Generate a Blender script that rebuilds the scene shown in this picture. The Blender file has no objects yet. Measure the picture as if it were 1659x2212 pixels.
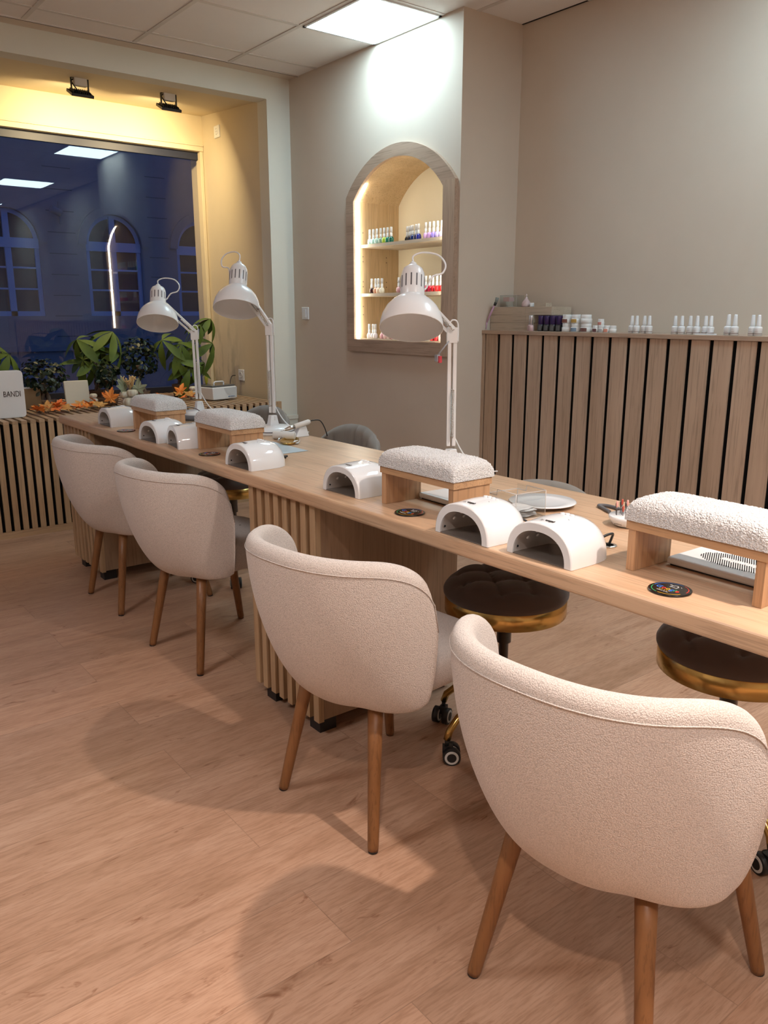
import bpy, math, random
from mathutils import Vector, Matrix, noise as mnoise
R = math.radians; PI = math.pi; SIN = math.sin; COS = math.cos
sc = bpy.context.scene; COL = sc.collection

# ---------------------------------------------------------------- camera
cam = bpy.data.cameras.new('camera'); co = bpy.data.objects.new('camera', cam); COL.objects.link(co)
cam.sensor_fit = 'VERTICAL'; cam.sensor_height = 36; cam.lens = 1743.166/2212*36; cam.clip_start = .05
RT = Vector((0.78839546, -0.61516876, 0)); UP = Vector((0.14730256, 0.1887818, 0.97090854)); FW = Vector((0.5972726, 0.76545988, -0.23945065))
m = Matrix((RT, UP, -FW)).transposed().to_4x4(); m.translation = Vector((0, 0, 1.2505)); co.matrix_world = m
sc.camera = co
# ---------------------------------------------------------------- view, world (dusk sky outside)
vs = sc.view_settings; vs.view_transform = 'Standard'; vs.look = 'None'; vs.gamma = 1; vs.use_curve_mapping = False
vs.exposure = 1.08
w = bpy.data.worlds.new('dusk'); sc.world = w; w.use_nodes = True
w.node_tree.nodes['Background'].inputs[0].default_value = (.07, .17, .50, 1); w.node_tree.nodes['Background'].inputs[1].default_value = .27
COOL = (.62, .87, 1.0); WARM = (1.0, .82, .71); NEUT = (.97, .97, 1.0)
PANEL_COOL = 10.5; PANEL_NEUT = 14; DOWN_A = 17.5; DOWN_B = 12; FLOOD_W = 4.4; LED_STR = 15

# ---------------------------------------------------------------- materials
def mat(name, col=(.8,.8,.8), rough=.5, metal=0, spec=.5, emit=None, estr=0, alpha=1, sheen=0, coat=0, trans=0):
    m = bpy.data.materials.new(name); m.use_nodes = True; b = m.node_tree.nodes['Principled BSDF']
    b.inputs['Base Color'].default_value = (*col, 1); b.inputs['Roughness'].default_value = rough
    b.inputs['Metallic'].default_value = metal; b.inputs['Specular IOR Level'].default_value = spec
    b.inputs['Sheen Weight'].default_value = sheen; b.inputs['Coat Weight'].default_value = coat; b.inputs['Coat Roughness'].default_value = .05
    b.inputs['Transmission Weight'].default_value = trans
    if emit: b.inputs['Emission Color'].default_value = (*emit, 1); b.inputs['Emission Strength'].default_value = estr
    return m
class NT:
    def __init__(s, m): s.t = m.node_tree; s.b = s.t.nodes['Principled BSDF']
    def n(s, typ, **kw):
        x = s.t.nodes.new(typ)
        for k, v in kw.items(): setattr(x, k, v)
        return x
    def l(s, a, b): s.t.links.new(a, b)
    def coord(s, scale=(1,1,1), kind='Object'):
        c = s.n('ShaderNodeTexCoord'); mp = s.n('ShaderNodeMapping'); mp.inputs['Scale'].default_value = scale
        s.l(c.outputs[kind], mp.inputs[0]); return mp.outputs[0]
    def noise(s, vec, scale, detail=4, rough=.55, dist=0):
        x = s.n('ShaderNodeTexNoise'); s.l(vec, x.inputs['Vector']); x.inputs['Scale'].default_value = scale
        x.inputs['Detail'].default_value = detail; x.inputs['Roughness'].default_value = rough; x.inputs['Distortion'].default_value = dist
        return x.outputs[0]
    def ramp(s, f, stops):
        r = s.n('ShaderNodeValToRGB'); s.l(f, r.inputs[0]); e = r.color_ramp.elements
        while len(e) < len(stops): e.new(.5)
        for i, (p, c) in enumerate(stops): e[i].position = p; e[i].color = (*c, 1) if len(c) == 3 else c
        return r.outputs[0]
    def mix(s, a, b, f=.5, mode='MIX'):
        x = s.n('ShaderNodeMix', data_type='RGBA', blend_type=mode)
        for k, v in ((0, f), (6, a), (7, b)):
            if isinstance(v, (int, float)): x.inputs[k].default_value = v
            elif isinstance(v, tuple): x.inputs[k].default_value = (*v, 1)
            else: s.l(v, x.inputs[k])
        return x.outputs[2]
    def bump(s, h, strength=.3, dist=.002):
        b = s.n('ShaderNodeBump'); b.inputs['Strength'].default_value = strength; b.inputs['Distance'].default_value = dist
        s.l(h, b.inputs['Height']); s.l(b.outputs[0], s.b.inputs['Normal'])
def wood(name, light, dark, axis='y', rough=.45, fine=1.0, spec=.4):
    m = mat(name, light, rough, spec=spec); t = NT(m)
    sc_ = [42*fine]*3; sc_['xyz'.index(axis)] = 2.0
    v = t.coord(tuple(sc_)); n1 = t.noise(v, 1.0, 5, .6, .35)
    sc2 = [160*fine]*3; sc2['xyz'.index(axis)] = 5; n2 = t.noise(t.coord(tuple(sc2)), 1.0, 3, .6)
    sc3 = [7*fine]*3; sc3['xyz'.index(axis)] = 1.1; n3 = t.noise(t.coord(tuple(sc3)), 1.0, 2, .5)
    c = t.ramp(n1, [(.34, dark), (.56, light)])
    c2 = t.ramp(n2, [(.38, tuple(x*.60 for x in light)), (.47, light)])
    c = t.mix(c, c2, .5); c3 = t.ramp(n3, [(.3, (.84,.80,.76)), (.7, (1.06,1.05,1.04))])
    t.l(t.mix(c, c3, 1.0, 'MULTIPLY'), t.b.inputs['Base Color']); t.bump(n2, .12, .001)
    return m
M = {}
def floor_mat():
    m = mat('laminate_floor', rough=.34, spec=.45); t = NT(m)
    c = t.coord()
    br = t.n('ShaderNodeTexBrick'); t.l(c, br.inputs['Vector'])
    br.offset = .37; br.inputs['Color1'].default_value = (0,0,0,1); br.inputs['Color2'].default_value = (1,1,1,1)
    br.inputs['Mortar'].default_value = (.5,.5,.5,1); br.inputs['Scale'].default_value = 1; br.inputs['Brick Width'].default_value = 1.28
    br.inputs['Row Height'].default_value = .19; br.inputs['Mortar Size'].default_value = .0011; br.inputs['Mortar Smooth'].default_value = .2
    add = t.n('ShaderNodeVectorMath', operation='MULTIPLY_ADD'); t.l(br.outputs[0], add.inputs[0]); add.inputs[1].default_value = (7.3,3.1,5); t.l(c, add.inputs[2])
    mp = t.n('ShaderNodeMapping'); mp.inputs['Scale'].default_value = (2.4, 17, 1); t.l(add.outputs[0], mp.inputs[0])
    n1 = t.noise(mp.outputs[0], 1, 6, .62, .6)
    mp2 = t.n('ShaderNodeMapping'); mp2.inputs['Scale'].default_value = (20, 250, 1); t.l(add.outputs[0], mp2.inputs[0]); n2 = t.noise(mp2.outputs[0], 1, 4, .6)
    mp3 = t.n('ShaderNodeMapping'); mp3.inputs['Scale'].default_value = (5.5, 16, 1); t.l(add.outputs[0], mp3.inputs[0]); n3 = t.noise(mp3.outputs[0], 1, 4, .7, 1.2)
    base = t.ramp(n1, [(.28, (.39,.235,.150)), (.46, (.49,.305,.205)), (.72, (.57,.375,.265))])
    tint = t.ramp(br.outputs[0], [(0, (.86,.85,.84)), (1, (1.07,1.05,1.04))])
    c1 = t.mix(base, tint, 1, 'MULTIPLY')
    fine = t.ramp(n2, [(.38, (.72,.66,.61)), (.55, (1.03,1.03,1.03))]); c1 = t.mix(c1, fine, .6, 'MULTIPLY')
    kn = t.ramp(n3, [(.62, (1,1,1)), (.71, (.50,.36,.28))]); c1 = t.mix(c1, kn, .85, 'MULTIPLY')
    seam = t.mix(c1, (.11,.06,.04), br.outputs[1]); 
    f = t.n('ShaderNodeMath', operation='MULTIPLY'); t.l(br.outputs[1], f.inputs[0]); f.inputs[1].default_value = .35
    t.l(t.mix(c1, (.10,.055,.035), f.outputs[0]), t.b.inputs['Base Color'])
    t.bump(n2, .08, .001)
    return m
def plaster(name, col, amp=.035):
    m = mat(name, col, .85, spec=.2); t = NT(m)
    n = t.noise(t.coord((1.3,1.3,1.3)), 1, 5, .6); c = t.ramp(n, [(.3, tuple(x*(1-amp) for x in col)), (.7, tuple(min(1, x*(1+amp)) for x in col))])
    t.l(c, t.b.inputs['Base Color']); t.bump(t.noise(t.coord((220,220,220)), 1, 2), .06, .001); return m
def jamb_plaster():
    m = plaster('blotched_plaster', (.66,.57,.42)); t = NT(m)
    old = t.b.inputs['Base Color'].links[0].from_socket
    # darker noise blotches, stronger low on the jamb and towards the window
    c = t.n('ShaderNodeTexCoord'); sp = t.n('ShaderNodeSeparateXYZ'); t.l(c.outputs['Object'], sp.inputs[0])
    n = t.noise(t.coord((1,7,2.2)), 1.6, 5, .6); 
    rz = t.n('ShaderNodeMapRange'); t.l(sp.outputs[2], rz.inputs[0]); rz.inputs[1].default_value = 1.35; rz.inputs[2].default_value = .75; rz.inputs[3].default_value = 0; rz.inputs[4].default_value = 1
    ry = t.n('ShaderNodeMapRange'); t.l(sp.outputs[1], ry.inputs[0]); ry.inputs[1].default_value = 5.35; ry.inputs[2].default_value = 5.65
    mu = t.n('ShaderNodeMath', operation='MULTIPLY'); t.l(rz.outputs[0], mu.inputs[0]); t.l(ry.outputs[0], mu.inputs[1])
    nr = t.ramp(n, [(.46, (0,0,0)), (.62, (1,1,1))]); mu2 = t.n('ShaderNodeMath', operation='MULTIPLY'); t.l(mu.outputs[0], mu2.inputs[0]); t.l(nr, mu2.inputs[1])
    t.l(t.mix(old, (.34,.31,.22), mu2.outputs[0]), t.b.inputs['Base Color']); return m
def boucle(name, col, cell=300, dark=.72, bump=.55, dist=.0022):
    m = mat(name, col, .95, spec=.12, sheen=.25); t = NT(m)
    v = t.coord(); vo = t.n('ShaderNodeTexVoronoi'); t.l(v, vo.inputs['Vector']); vo.inputs['Scale'].default_value = cell
    n = t.noise(v, cell*.5, 3, .6); c = t.ramp(vo.outputs[0], [(.15, tuple(min(1, x*1.05) for x in col)), (.75, tuple(x*dark for x in col))])
    t.l(c, t.b.inputs['Base Color'])
    mm = t.n('ShaderNodeMath', operation='SUBTRACT'); t.l(n, mm.inputs[0]); t.l(vo.outputs[0], mm.inputs[1]); t.bump(mm.outputs[0], bump, dist); return m
def leafmat(name, a, b, rough=.4):
    m = mat(name, a, rough); t = NT(m); n = t.noise(t.coord((9,9,9)), 1, 3)
    t.l(t.ramp(n, [(.35, a), (.65, b)]), t.b.inputs['Base Color']); t.b.inputs['Transmission Weight'].default_value = 0; return m
def glassmat(name, tint=(1,1,1), f0=.04, base=.075, rough=0.0):
    m = bpy.data.materials.new(name); m.use_nodes = True; t = m.node_tree; t.nodes.clear()
    o = t.nodes.new('ShaderNodeOutputMaterial'); mx = t.nodes.new('ShaderNodeMixShader'); tr = t.nodes.new('ShaderNodeBsdfTransparent')
    gl = t.nodes.new('ShaderNodeBsdfGlossy'); fr = t.nodes.new('ShaderNodeLayerWeight'); fr.inputs[0].default_value = .5; pw = t.nodes.new('ShaderNodeMath'); pw.operation = 'POWER'; pw.inputs[1].default_value = 4.0; t.links.new(fr.outputs['Facing'], pw.inputs[0])
    ma = t.nodes.new('ShaderNodeMath'); ma.operation = 'MULTIPLY_ADD'; ma.inputs[1].default_value = .9; ma.inputs[2].default_value = base; ma.use_clamp = True
    tr.inputs[0].default_value = (*tint, 1); gl.inputs['Roughness'].default_value = rough
    t.links.new(pw.outputs[0], ma.inputs[0]); t.links.new(ma.outputs[0], mx.inputs[0]); t.links.new(tr.outputs[0], mx.inputs[1]); t.links.new(gl.outputs[0], mx.inputs[2]); t.links.new(mx.outputs[0], o.inputs[0])
    return m
def emis(name, col, s): 
    m = mat(name, (.9,.9,.9), .5, emit=col, estr=s); return m
WALLC = (.64,.55,.455)
M['wall'] = plaster('warm_white_paint', WALLC)
M['wall_y'] = plaster('window_bay_paint', (.72,.62,.44))
M['jamb'] = jamb_plaster()
M['strip'] = plaster('pillar_paint', (.70,.68,.60))
M['floor'] = floor_mat()
M['tile'] = plaster('ceiling_tile', (.82,.78,.75), .02)
M['tbar'] = mat('ceiling_bar', (.66,.62,.58), .5)
M['gap'] = mat('shadow_gap_black', (.02,.015,.012), .9)
OAK = (.61,.42,.275); OAKD = (.52,.335,.205)
M['oak_y'] = wood('oak_table', OAK, OAKD, 'y', .38)
M['oak_z'] = wood('oak_upright', (.50,.35,.21), (.40,.265,.15), 'z')
M['oak_x'] = wood('oak_crosswise', (.52,.36,.22), (.41,.27,.155), 'x')
M['oak_rest_y'] = wood('oak_rest_lengthwise', (.58,.36,.20), (.44,.26,.14), 'y', .4, 1.4)
M['oak_rest_z'] = wood('oak_rest_upright', (.56,.34,.19), (.42,.245,.13), 'z', .4, 1.4)
M['carcass'] = wood('carcass_board', (.36,.245,.16), (.29,.19,.12), 'z')
M['grey_oak_z'] = wood('grey_oak_board', (.52,.39,.29), (.43,.315,.23), 'z', .5)
M['grey_oak_y'] = wood('grey_oak_frame', (.47,.345,.26), (.38,.275,.205), 'y', .5)
M['niche_z'] = wood('niche_oak', (.60,.45,.27), (.52,.37,.21), 'z', .5)
M['crate'] = wood('pale_crate_wood', (.56,.48,.38), (.49,.41,.32), 'y', .6)
M['leg'] = wood('chair_leg_wood', (.27,.125,.048), (.19,.085,.032), 'z', .4)
M['black'] = mat('black_plastic', (.012,.012,.013), .45)
M['felt'] = mat('black_felt', (.006,.006,.006), .95, spec=.05)
M['chair'] = boucle('cream_boucle', (.67,.60,.55), 430, .78, .6, .0018)
M['terry'] = boucle('white_terry', (.88,.88,.88), 330, .74, .9, .0035)
M['gloss'] = mat('white_gloss', (.80,.82,.84), .09, spec=.5, coat=.5)
M['white'] = mat('white_enamel', (.78,.79,.80), .25)
M['offwhite'] = mat('off_white_matte', (.74,.72,.68), .5)
M['inner'] = mat('lamp_cavity_foil', (.70,.66,.63), .3, metal=.25)
M['plate'] = mat('dark_mirror_plate', (.20,.175,.155), .15, metal=.3)
M['steel'] = mat('steel', (.62,.60,.57), .25, metal=1)
M['dsteel'] = mat('dark_steel', (.16,.15,.15), .3, metal=1)
M['gold'] = mat('brushed_gold', (.62,.42,.14), .22, metal=1)
M['velvet'] = mat('brown_velvet', (.095,.068,.056), .85, spec=.15, sheen=.35)
M['greyvel'] = mat('grey_velvet', (.22,.205,.185), .85, spec=.15, sheen=.25)
M['rubber'] = mat('grey_rubber', (.10,.10,.11), .5)
M['whiter'] = mat('caster_white', (.62,.62,.60), .4)
M['glass'] = glassmat('window_glass')
M['acrylic'] = glassmat('clear_acrylic', (.95,.96,.96), base=.04)
M['acryl_edge'] = mat('acrylic_edge', (.60,.58,.56), .15, trans=.0)
M['leaf'] = leafmat('money_tree_leaf', (.060,.105,.010), (.10,.155,.015), .65)
M['leafd'] = leafmat('ficus_leaf', (.006,.016,.006), (.014,.032,.010))
M['leafg'] = leafmat('pale_autumn_leaf', (.20,.25,.16), (.32,.34,.24), .7)
M['maple'] = leafmat('orange_maple_leaf', (.72,.14,.02), (.80,.30,.05), .6)
M['maple2'] = leafmat('ochre_maple_leaf', (.50,.20,.04), (.60,.36,.12), .6)
M['pumpkin'] = leafmat('cream_pumpkin', (.60,.56,.44), (.70,.67,.58), .5)
M['bark'] = leafmat('bark', (.13,.085,.06), (.20,.14,.10), .8)
M['soil'] = mat('soil', (.03,.02,.015), .95)
M['straw'] = mat('dried_straw', (.62,.42,.20), .8)
M['pot'] = mat('brown_pot', (.14,.075,.04), .6)
M['foil'] = mat('silver_foil', (.70,.70,.72), .3, metal=.7)

# ---------------------------------------------------------------- mesh helpers
class MB:
    def __init__(s): s.v = []; s.f = []; s.m = []; s.s = []
    def add(s, vs, fs, mi=0, smooth=False, T=None):
        o = len(s.v)
        for p in vs:
            p = Vector(p); s.v.append(T @ p if T is not None else p)
        for f in fs: s.f.append(tuple(i+o for i in f)); s.m.append(mi); s.s.append(smooth)
        return s
    def box(s, a, b, mi=0, T=None):
        x0,y0,z0 = a; x1,y1,z1 = b
        return s.add([(x0,y0,z0),(x1,y0,z0),(x1,y1,z0),(x0,y1,z0),(x0,y0,z1),(x1,y0,z1),(x1,y1,z1),(x0,y1,z1)],
            [(0,3,2,1),(4,5,6,7),(0,1,5,4),(1,2,6,5),(2,3,7,6),(3,0,4,7)], mi, False, T)
    def lathe(s, prof, n=32, mi=0, T=None, smooth=True, caps=True):
        vs = []; fs = []
        for (r, z) in prof:
            for k in range(n): a = 2*PI*k/n; vs.append((r*COS(a), r*SIN(a), z))
        for i in range(len(prof)-1):
            for k in range(n):
                a = i*n+k; b = i*n+(k+1) % n; fs.append((a, b, b+n, a+n))
        s.add(vs, fs, mi, smooth, T)
        if caps:
            o = len(s.v)-len(vs)
            if prof[0][0] > 1e-6: s.f.append(tuple(o+k for k in reversed(range(n)))); s.m.append(mi); s.s.append(False)
            if prof[-1][0] > 1e-6: o2 = o+(len(prof)-1)*n; s.f.append(tuple(o2+k for k in range(n))); s.m.append(mi); s.s.append(False)
        return s
    def tube(s, pts, r, n=8, mi=0, T=None, caps=True):
        pts = [Vector(p) for p in pts]; rs = r if isinstance(r, (list, tuple)) else [r]*len(pts)
        vs = []; fs = []; N = None
        for i, p in enumerate(pts):
            t = (pts[min(i+1, len(pts)-1)]-pts[max(i-1, 0)]).normalized()
            if N is None: N = t.orthogonal().normalized()
            else: N = (N-t*N.dot(t)).normalized()
            B = t.cross(N)
            for k in range(n): a = 2*PI*k/n; vs.append(p+(N*COS(a)+B*SIN(a))*rs[i])
        for i in range(len(pts)-1):
            for k in range(n): a = i*n+k; b = i*n+(k+1) % n; fs.append((a, b, b+n, a+n))
        s.add(vs, fs, mi, True, T)
        if caps:
            o = len(s.v)-len(vs); s.f += [tuple(o+k for k in reversed(range(n))), tuple(o+(len(pts)-1)*n+k for k in range(n))]; s.m += [mi, mi]; s.s += [False, False]
        return s
    def grid(s, rows, mi=0, smooth=True, closeu=False, T=None):
        nr = len(rows); nc = len(rows[0]); vs = [p for r in rows for p in r]; fs = []
        for i in range(nr-1):
            for j in range(nc if closeu else nc-1): k = (j+1) % nc; fs.append((i*nc+j, i*nc+k, (i+1)*nc+k, (i+1)*nc+j))
        return s.add(vs, fs, mi, smooth, T)
    def prism(s, poly, z0, z1, mi=0, T=None):
        n = len(poly); vs = [(x, y, z0) for x, y in poly]+[(x, y, z1) for x, y in poly]
        fs = [tuple(reversed(range(n))), tuple(range(n, 2*n))]+[(i, (i+1) % n, n+(i+1) % n, n+i) for i in range(n)]
        return s.add(vs, fs, mi, False, T)
def obj(name, mb, mats, parent=None, loc=None, rot=None, bevel=0, seg=2, subsurf=0, label=None):
    me = bpy.data.meshes.new(name); me.from_pydata([tuple(p) for p in mb.v], [], mb.f)
    mats = mats if isinstance(mats, (list, tuple)) else [mats]
    for x in mats: me.materials.append(M[x] if isinstance(x, str) else x)
    me.polygons.foreach_set('material_index', mb.m); me.polygons.foreach_set('use_smooth', mb.s); me.update()
    o = bpy.data.objects.new(name, me); COL.objects.link(o)
    if parent: o.parent = parent
    if loc: o.location = loc
    if rot: o.rotation_euler = rot
    if bevel: b = o.modifiers.new('bevel', 'BEVEL'); b.width = bevel; b.segments = seg; b.limit_method = 'ANGLE'; b.angle_limit = R(40); b.harden_normals = False
    if subsurf: q = o.modifiers.new('sub', 'SUBSURF'); q.levels = subsurf; q.render_levels = subsurf
    if label: o['label'] = label
    return o
def tag(o, label, cat, group=None, kind=None):
    if label: o['label'] = label
    if cat: o['category'] = cat
    if group: o['group'] = group
    if kind: o['kind'] = kind
    return o
def thing(name, label, cat, loc=(0,0,0), rz=0, group=None):
    o = bpy.data.objects.new(name, None); COL.objects.link(o); o.location = loc; o.rotation_euler = (0,0,rz); o.empty_display_size = .05
    return tag(o, label, cat, group)
def struct(name, mb, mats, **k):
    o = obj(name, mb, mats, **k); o['kind'] = 'structure'; return o
def dup(src, label, loc=None, rz=None, parent=None, group=None):
    c = src.copy(); COL.objects.link(c); c.parent = parent
    if parent is None and label: c['label'] = label
    if group: c['group'] = group
    if loc is not None: c.location = loc
    if rz is not None: c.rotation_euler = (0,0,rz)
    for ch in [x for x in bpy.data.objects if x.parent == src]: dup(ch, None, parent=c)
    return c
def text(s, size, mats, parent, loc, rot, name='lettering', ext=.0003, align='CENTER', idx=None, space=1.0, label=None, sx=1.0):
    cu = bpy.data.curves.new('t', 'FONT'); cu.body = s; cu.size = size; cu.extrude = ext; cu.align_x = align; cu.align_y = 'CENTER'; cu.space_character = space; cu.resolution_u = 4
    o = bpy.data.objects.new('t', cu); COL.objects.link(o)
    for x in mats: cu.materials.append(M[x] if isinstance(x, str) else x)
    if idx:
        for i, k in enumerate(idx): cu.body_format[i].material_index = k
    dg = bpy.context.evaluated_depsgraph_get(); me = bpy.data.meshes.new_from_object(o.evaluated_get(dg)); bpy.data.objects.remove(o)
    q = bpy.data.objects.new(name, me); COL.objects.link(q); q.parent = parent; q.location = loc; q.rotation_euler = rot; q.scale = (sx,1,1)
    if label: q['label'] = label
    return q
def axisT(p, up, fwd=None):
    z = Vector(up).normalized(); x = Vector(fwd or (1,0,0)); x = (x-z*x.dot(z)).normalized(); y = z.cross(x)
    m = Matrix((x, y, z)).transposed().to_4x4(); m.translation = Vector(p); return m
def sp(x, e): return math.copysign(abs(x)**e, x)
def smooth(t): t = max(0, min(1, t)); return t*t*(3-2*t)
def catmull(P, n=6):
    P = [Vector(p) for p in P]; out = []
    for i in range(len(P)-1):
        a, b, c, d = P[max(i-1,0)], P[i], P[i+1], P[min(i+2,len(P)-1)]
        for k in range(n):
            t = k/n; out.append(.5*((2*b)+(c-a)*t+(2*a-5*b+4*c-d)*t*t+(3*b-a-3*c+d)*t**3))
    out.append(P[-1]); return out

# ================================================================ THE ROOM
X0, Y0, Y1, X1, H = 3.0715, 4.947, 3.292, 3.5018, 2.7276
XL, YN = -2.4, -2.6
YC = 4.832                       # where the tiled ceiling stops before the window header
XJ, YW = 2.899, 5.89             # bay jamb, window plane
b = MB(); b.box((XL-.1,YN-.1,-.1),(X1+.1,6.0,0)); struct('floor', b, 'floor')
S = .5909; xb = 1.396; yb = 4.621
# ceiling: tiles, bars (second material)
b = MB(); b.box((XL-.1,YN-.1,H),(X1+.1,YC,H+.08))
xs = [xb+S*k for k in range(-6, 4)]; ys = [yb-S*k for k in range(0, 13)]
for x in xs: b.box((x-.012,YN,H-.004),(x+.012,YC-.001,H+.001),1)
for y in ys: b.box((XL,y-.012,H-.0035),(X1,y+.012,H+.001),1)
b.box((XL,YC-.012,H-.005),(X0-.001,YC+.002,H+.001),1); b.box((XL,YC+.001,H-.006),(X0-.001,YC+.0035,H),2)
b.box((X1-.012,YN,H-.003),(X1-.004,Y1-.001,H),2)
struct('ceiling', b, ['tile','tbar','gap'])
b = MB(); b.box((XL,YC,H),(X0+.1,Y0+.05,H+.08)); struct('trim_1', b, 'wall')
# right wall with arched niche opening
NY0, NY1, NZ0, NZS, RISE = 3.402, 4.213, 1.091, 1.905, .200
hw = (NY1-NY0)/2; yc = (NY0+NY1)/2
def arc(hw, rise, zs, n=24, y_c=None):
    Rr = (hw*hw+rise*rise)/(2*rise); a0 = math.asin(hw/Rr); c = y_c if y_c is not None else yc
    return [(c+Rr*SIN(-a0+2*a0*k/n), zs+rise-Rr+Rr*COS(-a0+2*a0*k/n)) for k in range(n+1)]
def wallface(b, x, y0, y1, z0, z1, mi=0):
    A = arc(hw+.012, RISE+.012, NZS); a, c = yc-hw-.012, yc+hw+.012; zb = NZ0-.012
    def q(p): b.add([(x,u,v) for u, v in p], [tuple(range(len(p)))], mi)
    q([(y0,z0),(a,z0),(a,z1),(y0,z1)]); q([(c,z0),(y1,z0),(y1,z1),(c,z1)]); q([(a,z0),(c,z0),(c,zb),(a,zb)])
    for (p, r) in zip(A[:-1], A[1:]): q([p, r, (r[0],z1), (p[0],z1)])
b = MB(); wallface(b, X0, Y1, Y0, 0, H)
b.add([(X0,Y1,0),(X1,Y1,0),(X1,Y1,H),(X0,Y1,H)], [(0,1,2,3)])
b.add([(X0,Y0,0),(X1,Y0,0),(X1,Y0,H),(X0,Y0,H)], [(3,2,1,0)])
struct('wall_right', b, 'wall')
b = MB(); b.box((X1,YN,0),(X1+.1,Y0+.1,H)); struct('wall_recess', b, 'wall')
b = MB(); b.box((XL-.1,YN-.1,0),(XL,6.0,H)); struct('wall_left', b, 'wall')
b = MB(); b.box((XL,YN-.1,0),(X1,YN,H)); struct('wall_near', b, 'wall')
# window wall: header and pillar, bay
b = MB(); b.box((XL,Y0,2.589),(XJ,Y0+.12,H)); b.box((XJ,Y0,0),(X0+.02,Y0+.12,H)); 
struct('wall_far', b, 'strip')
b = MB(); b.box((XJ,Y0+.12,0),(XJ+.1,6.1,2.75)); struct('wall_bay', b, 'jamb')
YS = Y0+.119; b = MB(); b.add([(XL,YS,2.596),(XJ,YS,2.596),(XJ,YW,2.647),(XL,YW,2.647),(XL,YS,2.7),(XJ,YS,2.7),(XJ,YW,2.75),(XL,YW,2.75)], [(0,3,2,1),(4,5,6,7),(0,1,5,4),(1,2,6,5),(2,3,7,6),(3,0,4,7)])
b.box((XL,YW,2.454),(XJ,YW+.12,2.75)); b.box((XL,YW,0),(XJ,YW+.12,.66)); struct('wall_window', b, 'wall_y')
b = MB(); b.box((XJ-.005,Y0-.018,.515),(X0-.002,Y0,.545)); b.box((XJ-.003,Y0-.012,0),(X0-.002,Y0,.515)); struct('trim_2', b, 'strip', bevel=.003)
# window
win = thing('window_1', None, None); win['kind'] = 'structure'
b = MB(); GY = 5.955
b.box((XL,YW-.012,2.405),(XJ-.002,GY,2.453)); b.box((2.872,YW-.004,.66),(XJ-.002,GY,2.41)); b.box((XL,YW-.02,2.438),(XJ-.002,YW-.011,2.447))
f = obj('window_frame', b, 'wall_y', win, bevel=.003); f['kind'] = 'structure'
b = MB(); b.box((XL,GY-.03,2.352),(2.873,GY-.004,2.406)); b.box((XL,YW-.01,.66),(2.872,GY-.004,.705)); f = obj('window_sash', b, mat('dark_blue_sash', (.02,.025,.05), .5), win); f['kind'] = 'structure'
b = MB(); b.add([(XL,GY-.005,.68),(2.88,GY-.005,.68),(2.88,GY-.005,2.43),(XL,GY-.005,2.43)], [(0,1,2,3)])
f = obj('window_pane', b, 'glass', win); f['kind'] = 'structure'
# ---------------------------------------------------------------- ceiling panel lights
def panel(name, x0, x1, y0, y1, col, s, label):
    t = thing(name, label, 'ceiling light', ((x0+x1)/2,(y0+y1)/2,H-.004), 0, 'square ceiling panel lights'); a, c = (x1-x0)/2, (y1-y0)/2; q = .014
    b = MB(); b.box((-a,-c,-.006),(a,-c+q,.003)); b.box((-a,c-q,-.006),(a,c,.003)); b.box((-a,-c,-.006),(-a+q,c,.003)); b.box((a-q,-c,-.006),(a,c,.003)); obj('frame', b, 'white', t)
    b = MB(); b.box((-a+q,-c+q,-.004),(a-q,c-q,.001)); obj('diffuser', b, emis(name+'_glow', col, s), t)
panel('panel_light', 2.590, X0-.006, 3.451, 4.018, COOL, PANEL_COOL, 'glowing square ceiling panel beside the wall above the arched niche')
panel('panel_light', 2.590, 3.16, 1.087, 1.654, COOL, PANEL_COOL, 'glowing square ceiling panel over the recess, seen as a window reflection')
panel('panel_light', 2.590, 3.16, -1.277, -.710, COOL, PANEL_COOL, 'glowing ceiling panel behind the camera over the recess')
panel('panel_light', .226, .793, -1.277, -.710, NEUT, PANEL_NEUT, 'ceiling panel behind the camera over the open floor')
panel('panel_light', -.956, -.389, 1.678, 2.245, NEUT, PANEL_NEUT, 'ceiling panel above the open floor, left out of view')
def downlight(x, y, e, col, label):
    t = thing('downlight', label, 'ceiling light', (x, y, H-.003), 0, 'small round ceiling downlights')
    b = MB(); b.lathe([(.050,0),(.058,0),(.060,-.003),(.056,-.006),(.050,-.005)], 32, 0, caps=False); obj('trim_ring', b, 'white', t)
    b = MB(); b.lathe([(.049,-.001),(.0,-.001)], 32); obj('lens', b, emis('downlight_lens', col, 5), t)
    L = bpy.data.lights.new('downlight_beam', 'AREA'); L.shape = 'DISK'; L.size = .085; L.energy = e; L.color = col; L.spread = R(125)
    o = bpy.data.objects.new('downlight_beam', L); COL.objects.link(o); o.parent = t; o.location = (0,0,-.008)
downlight(1.50, -.12, DOWN_A, WARM, 'small round ceiling downlight above the near end of the table, out of view')
downlight(-.40, -.40, DOWN_B, WARM, 'small round ceiling downlight behind the camera over the open floor')
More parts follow.
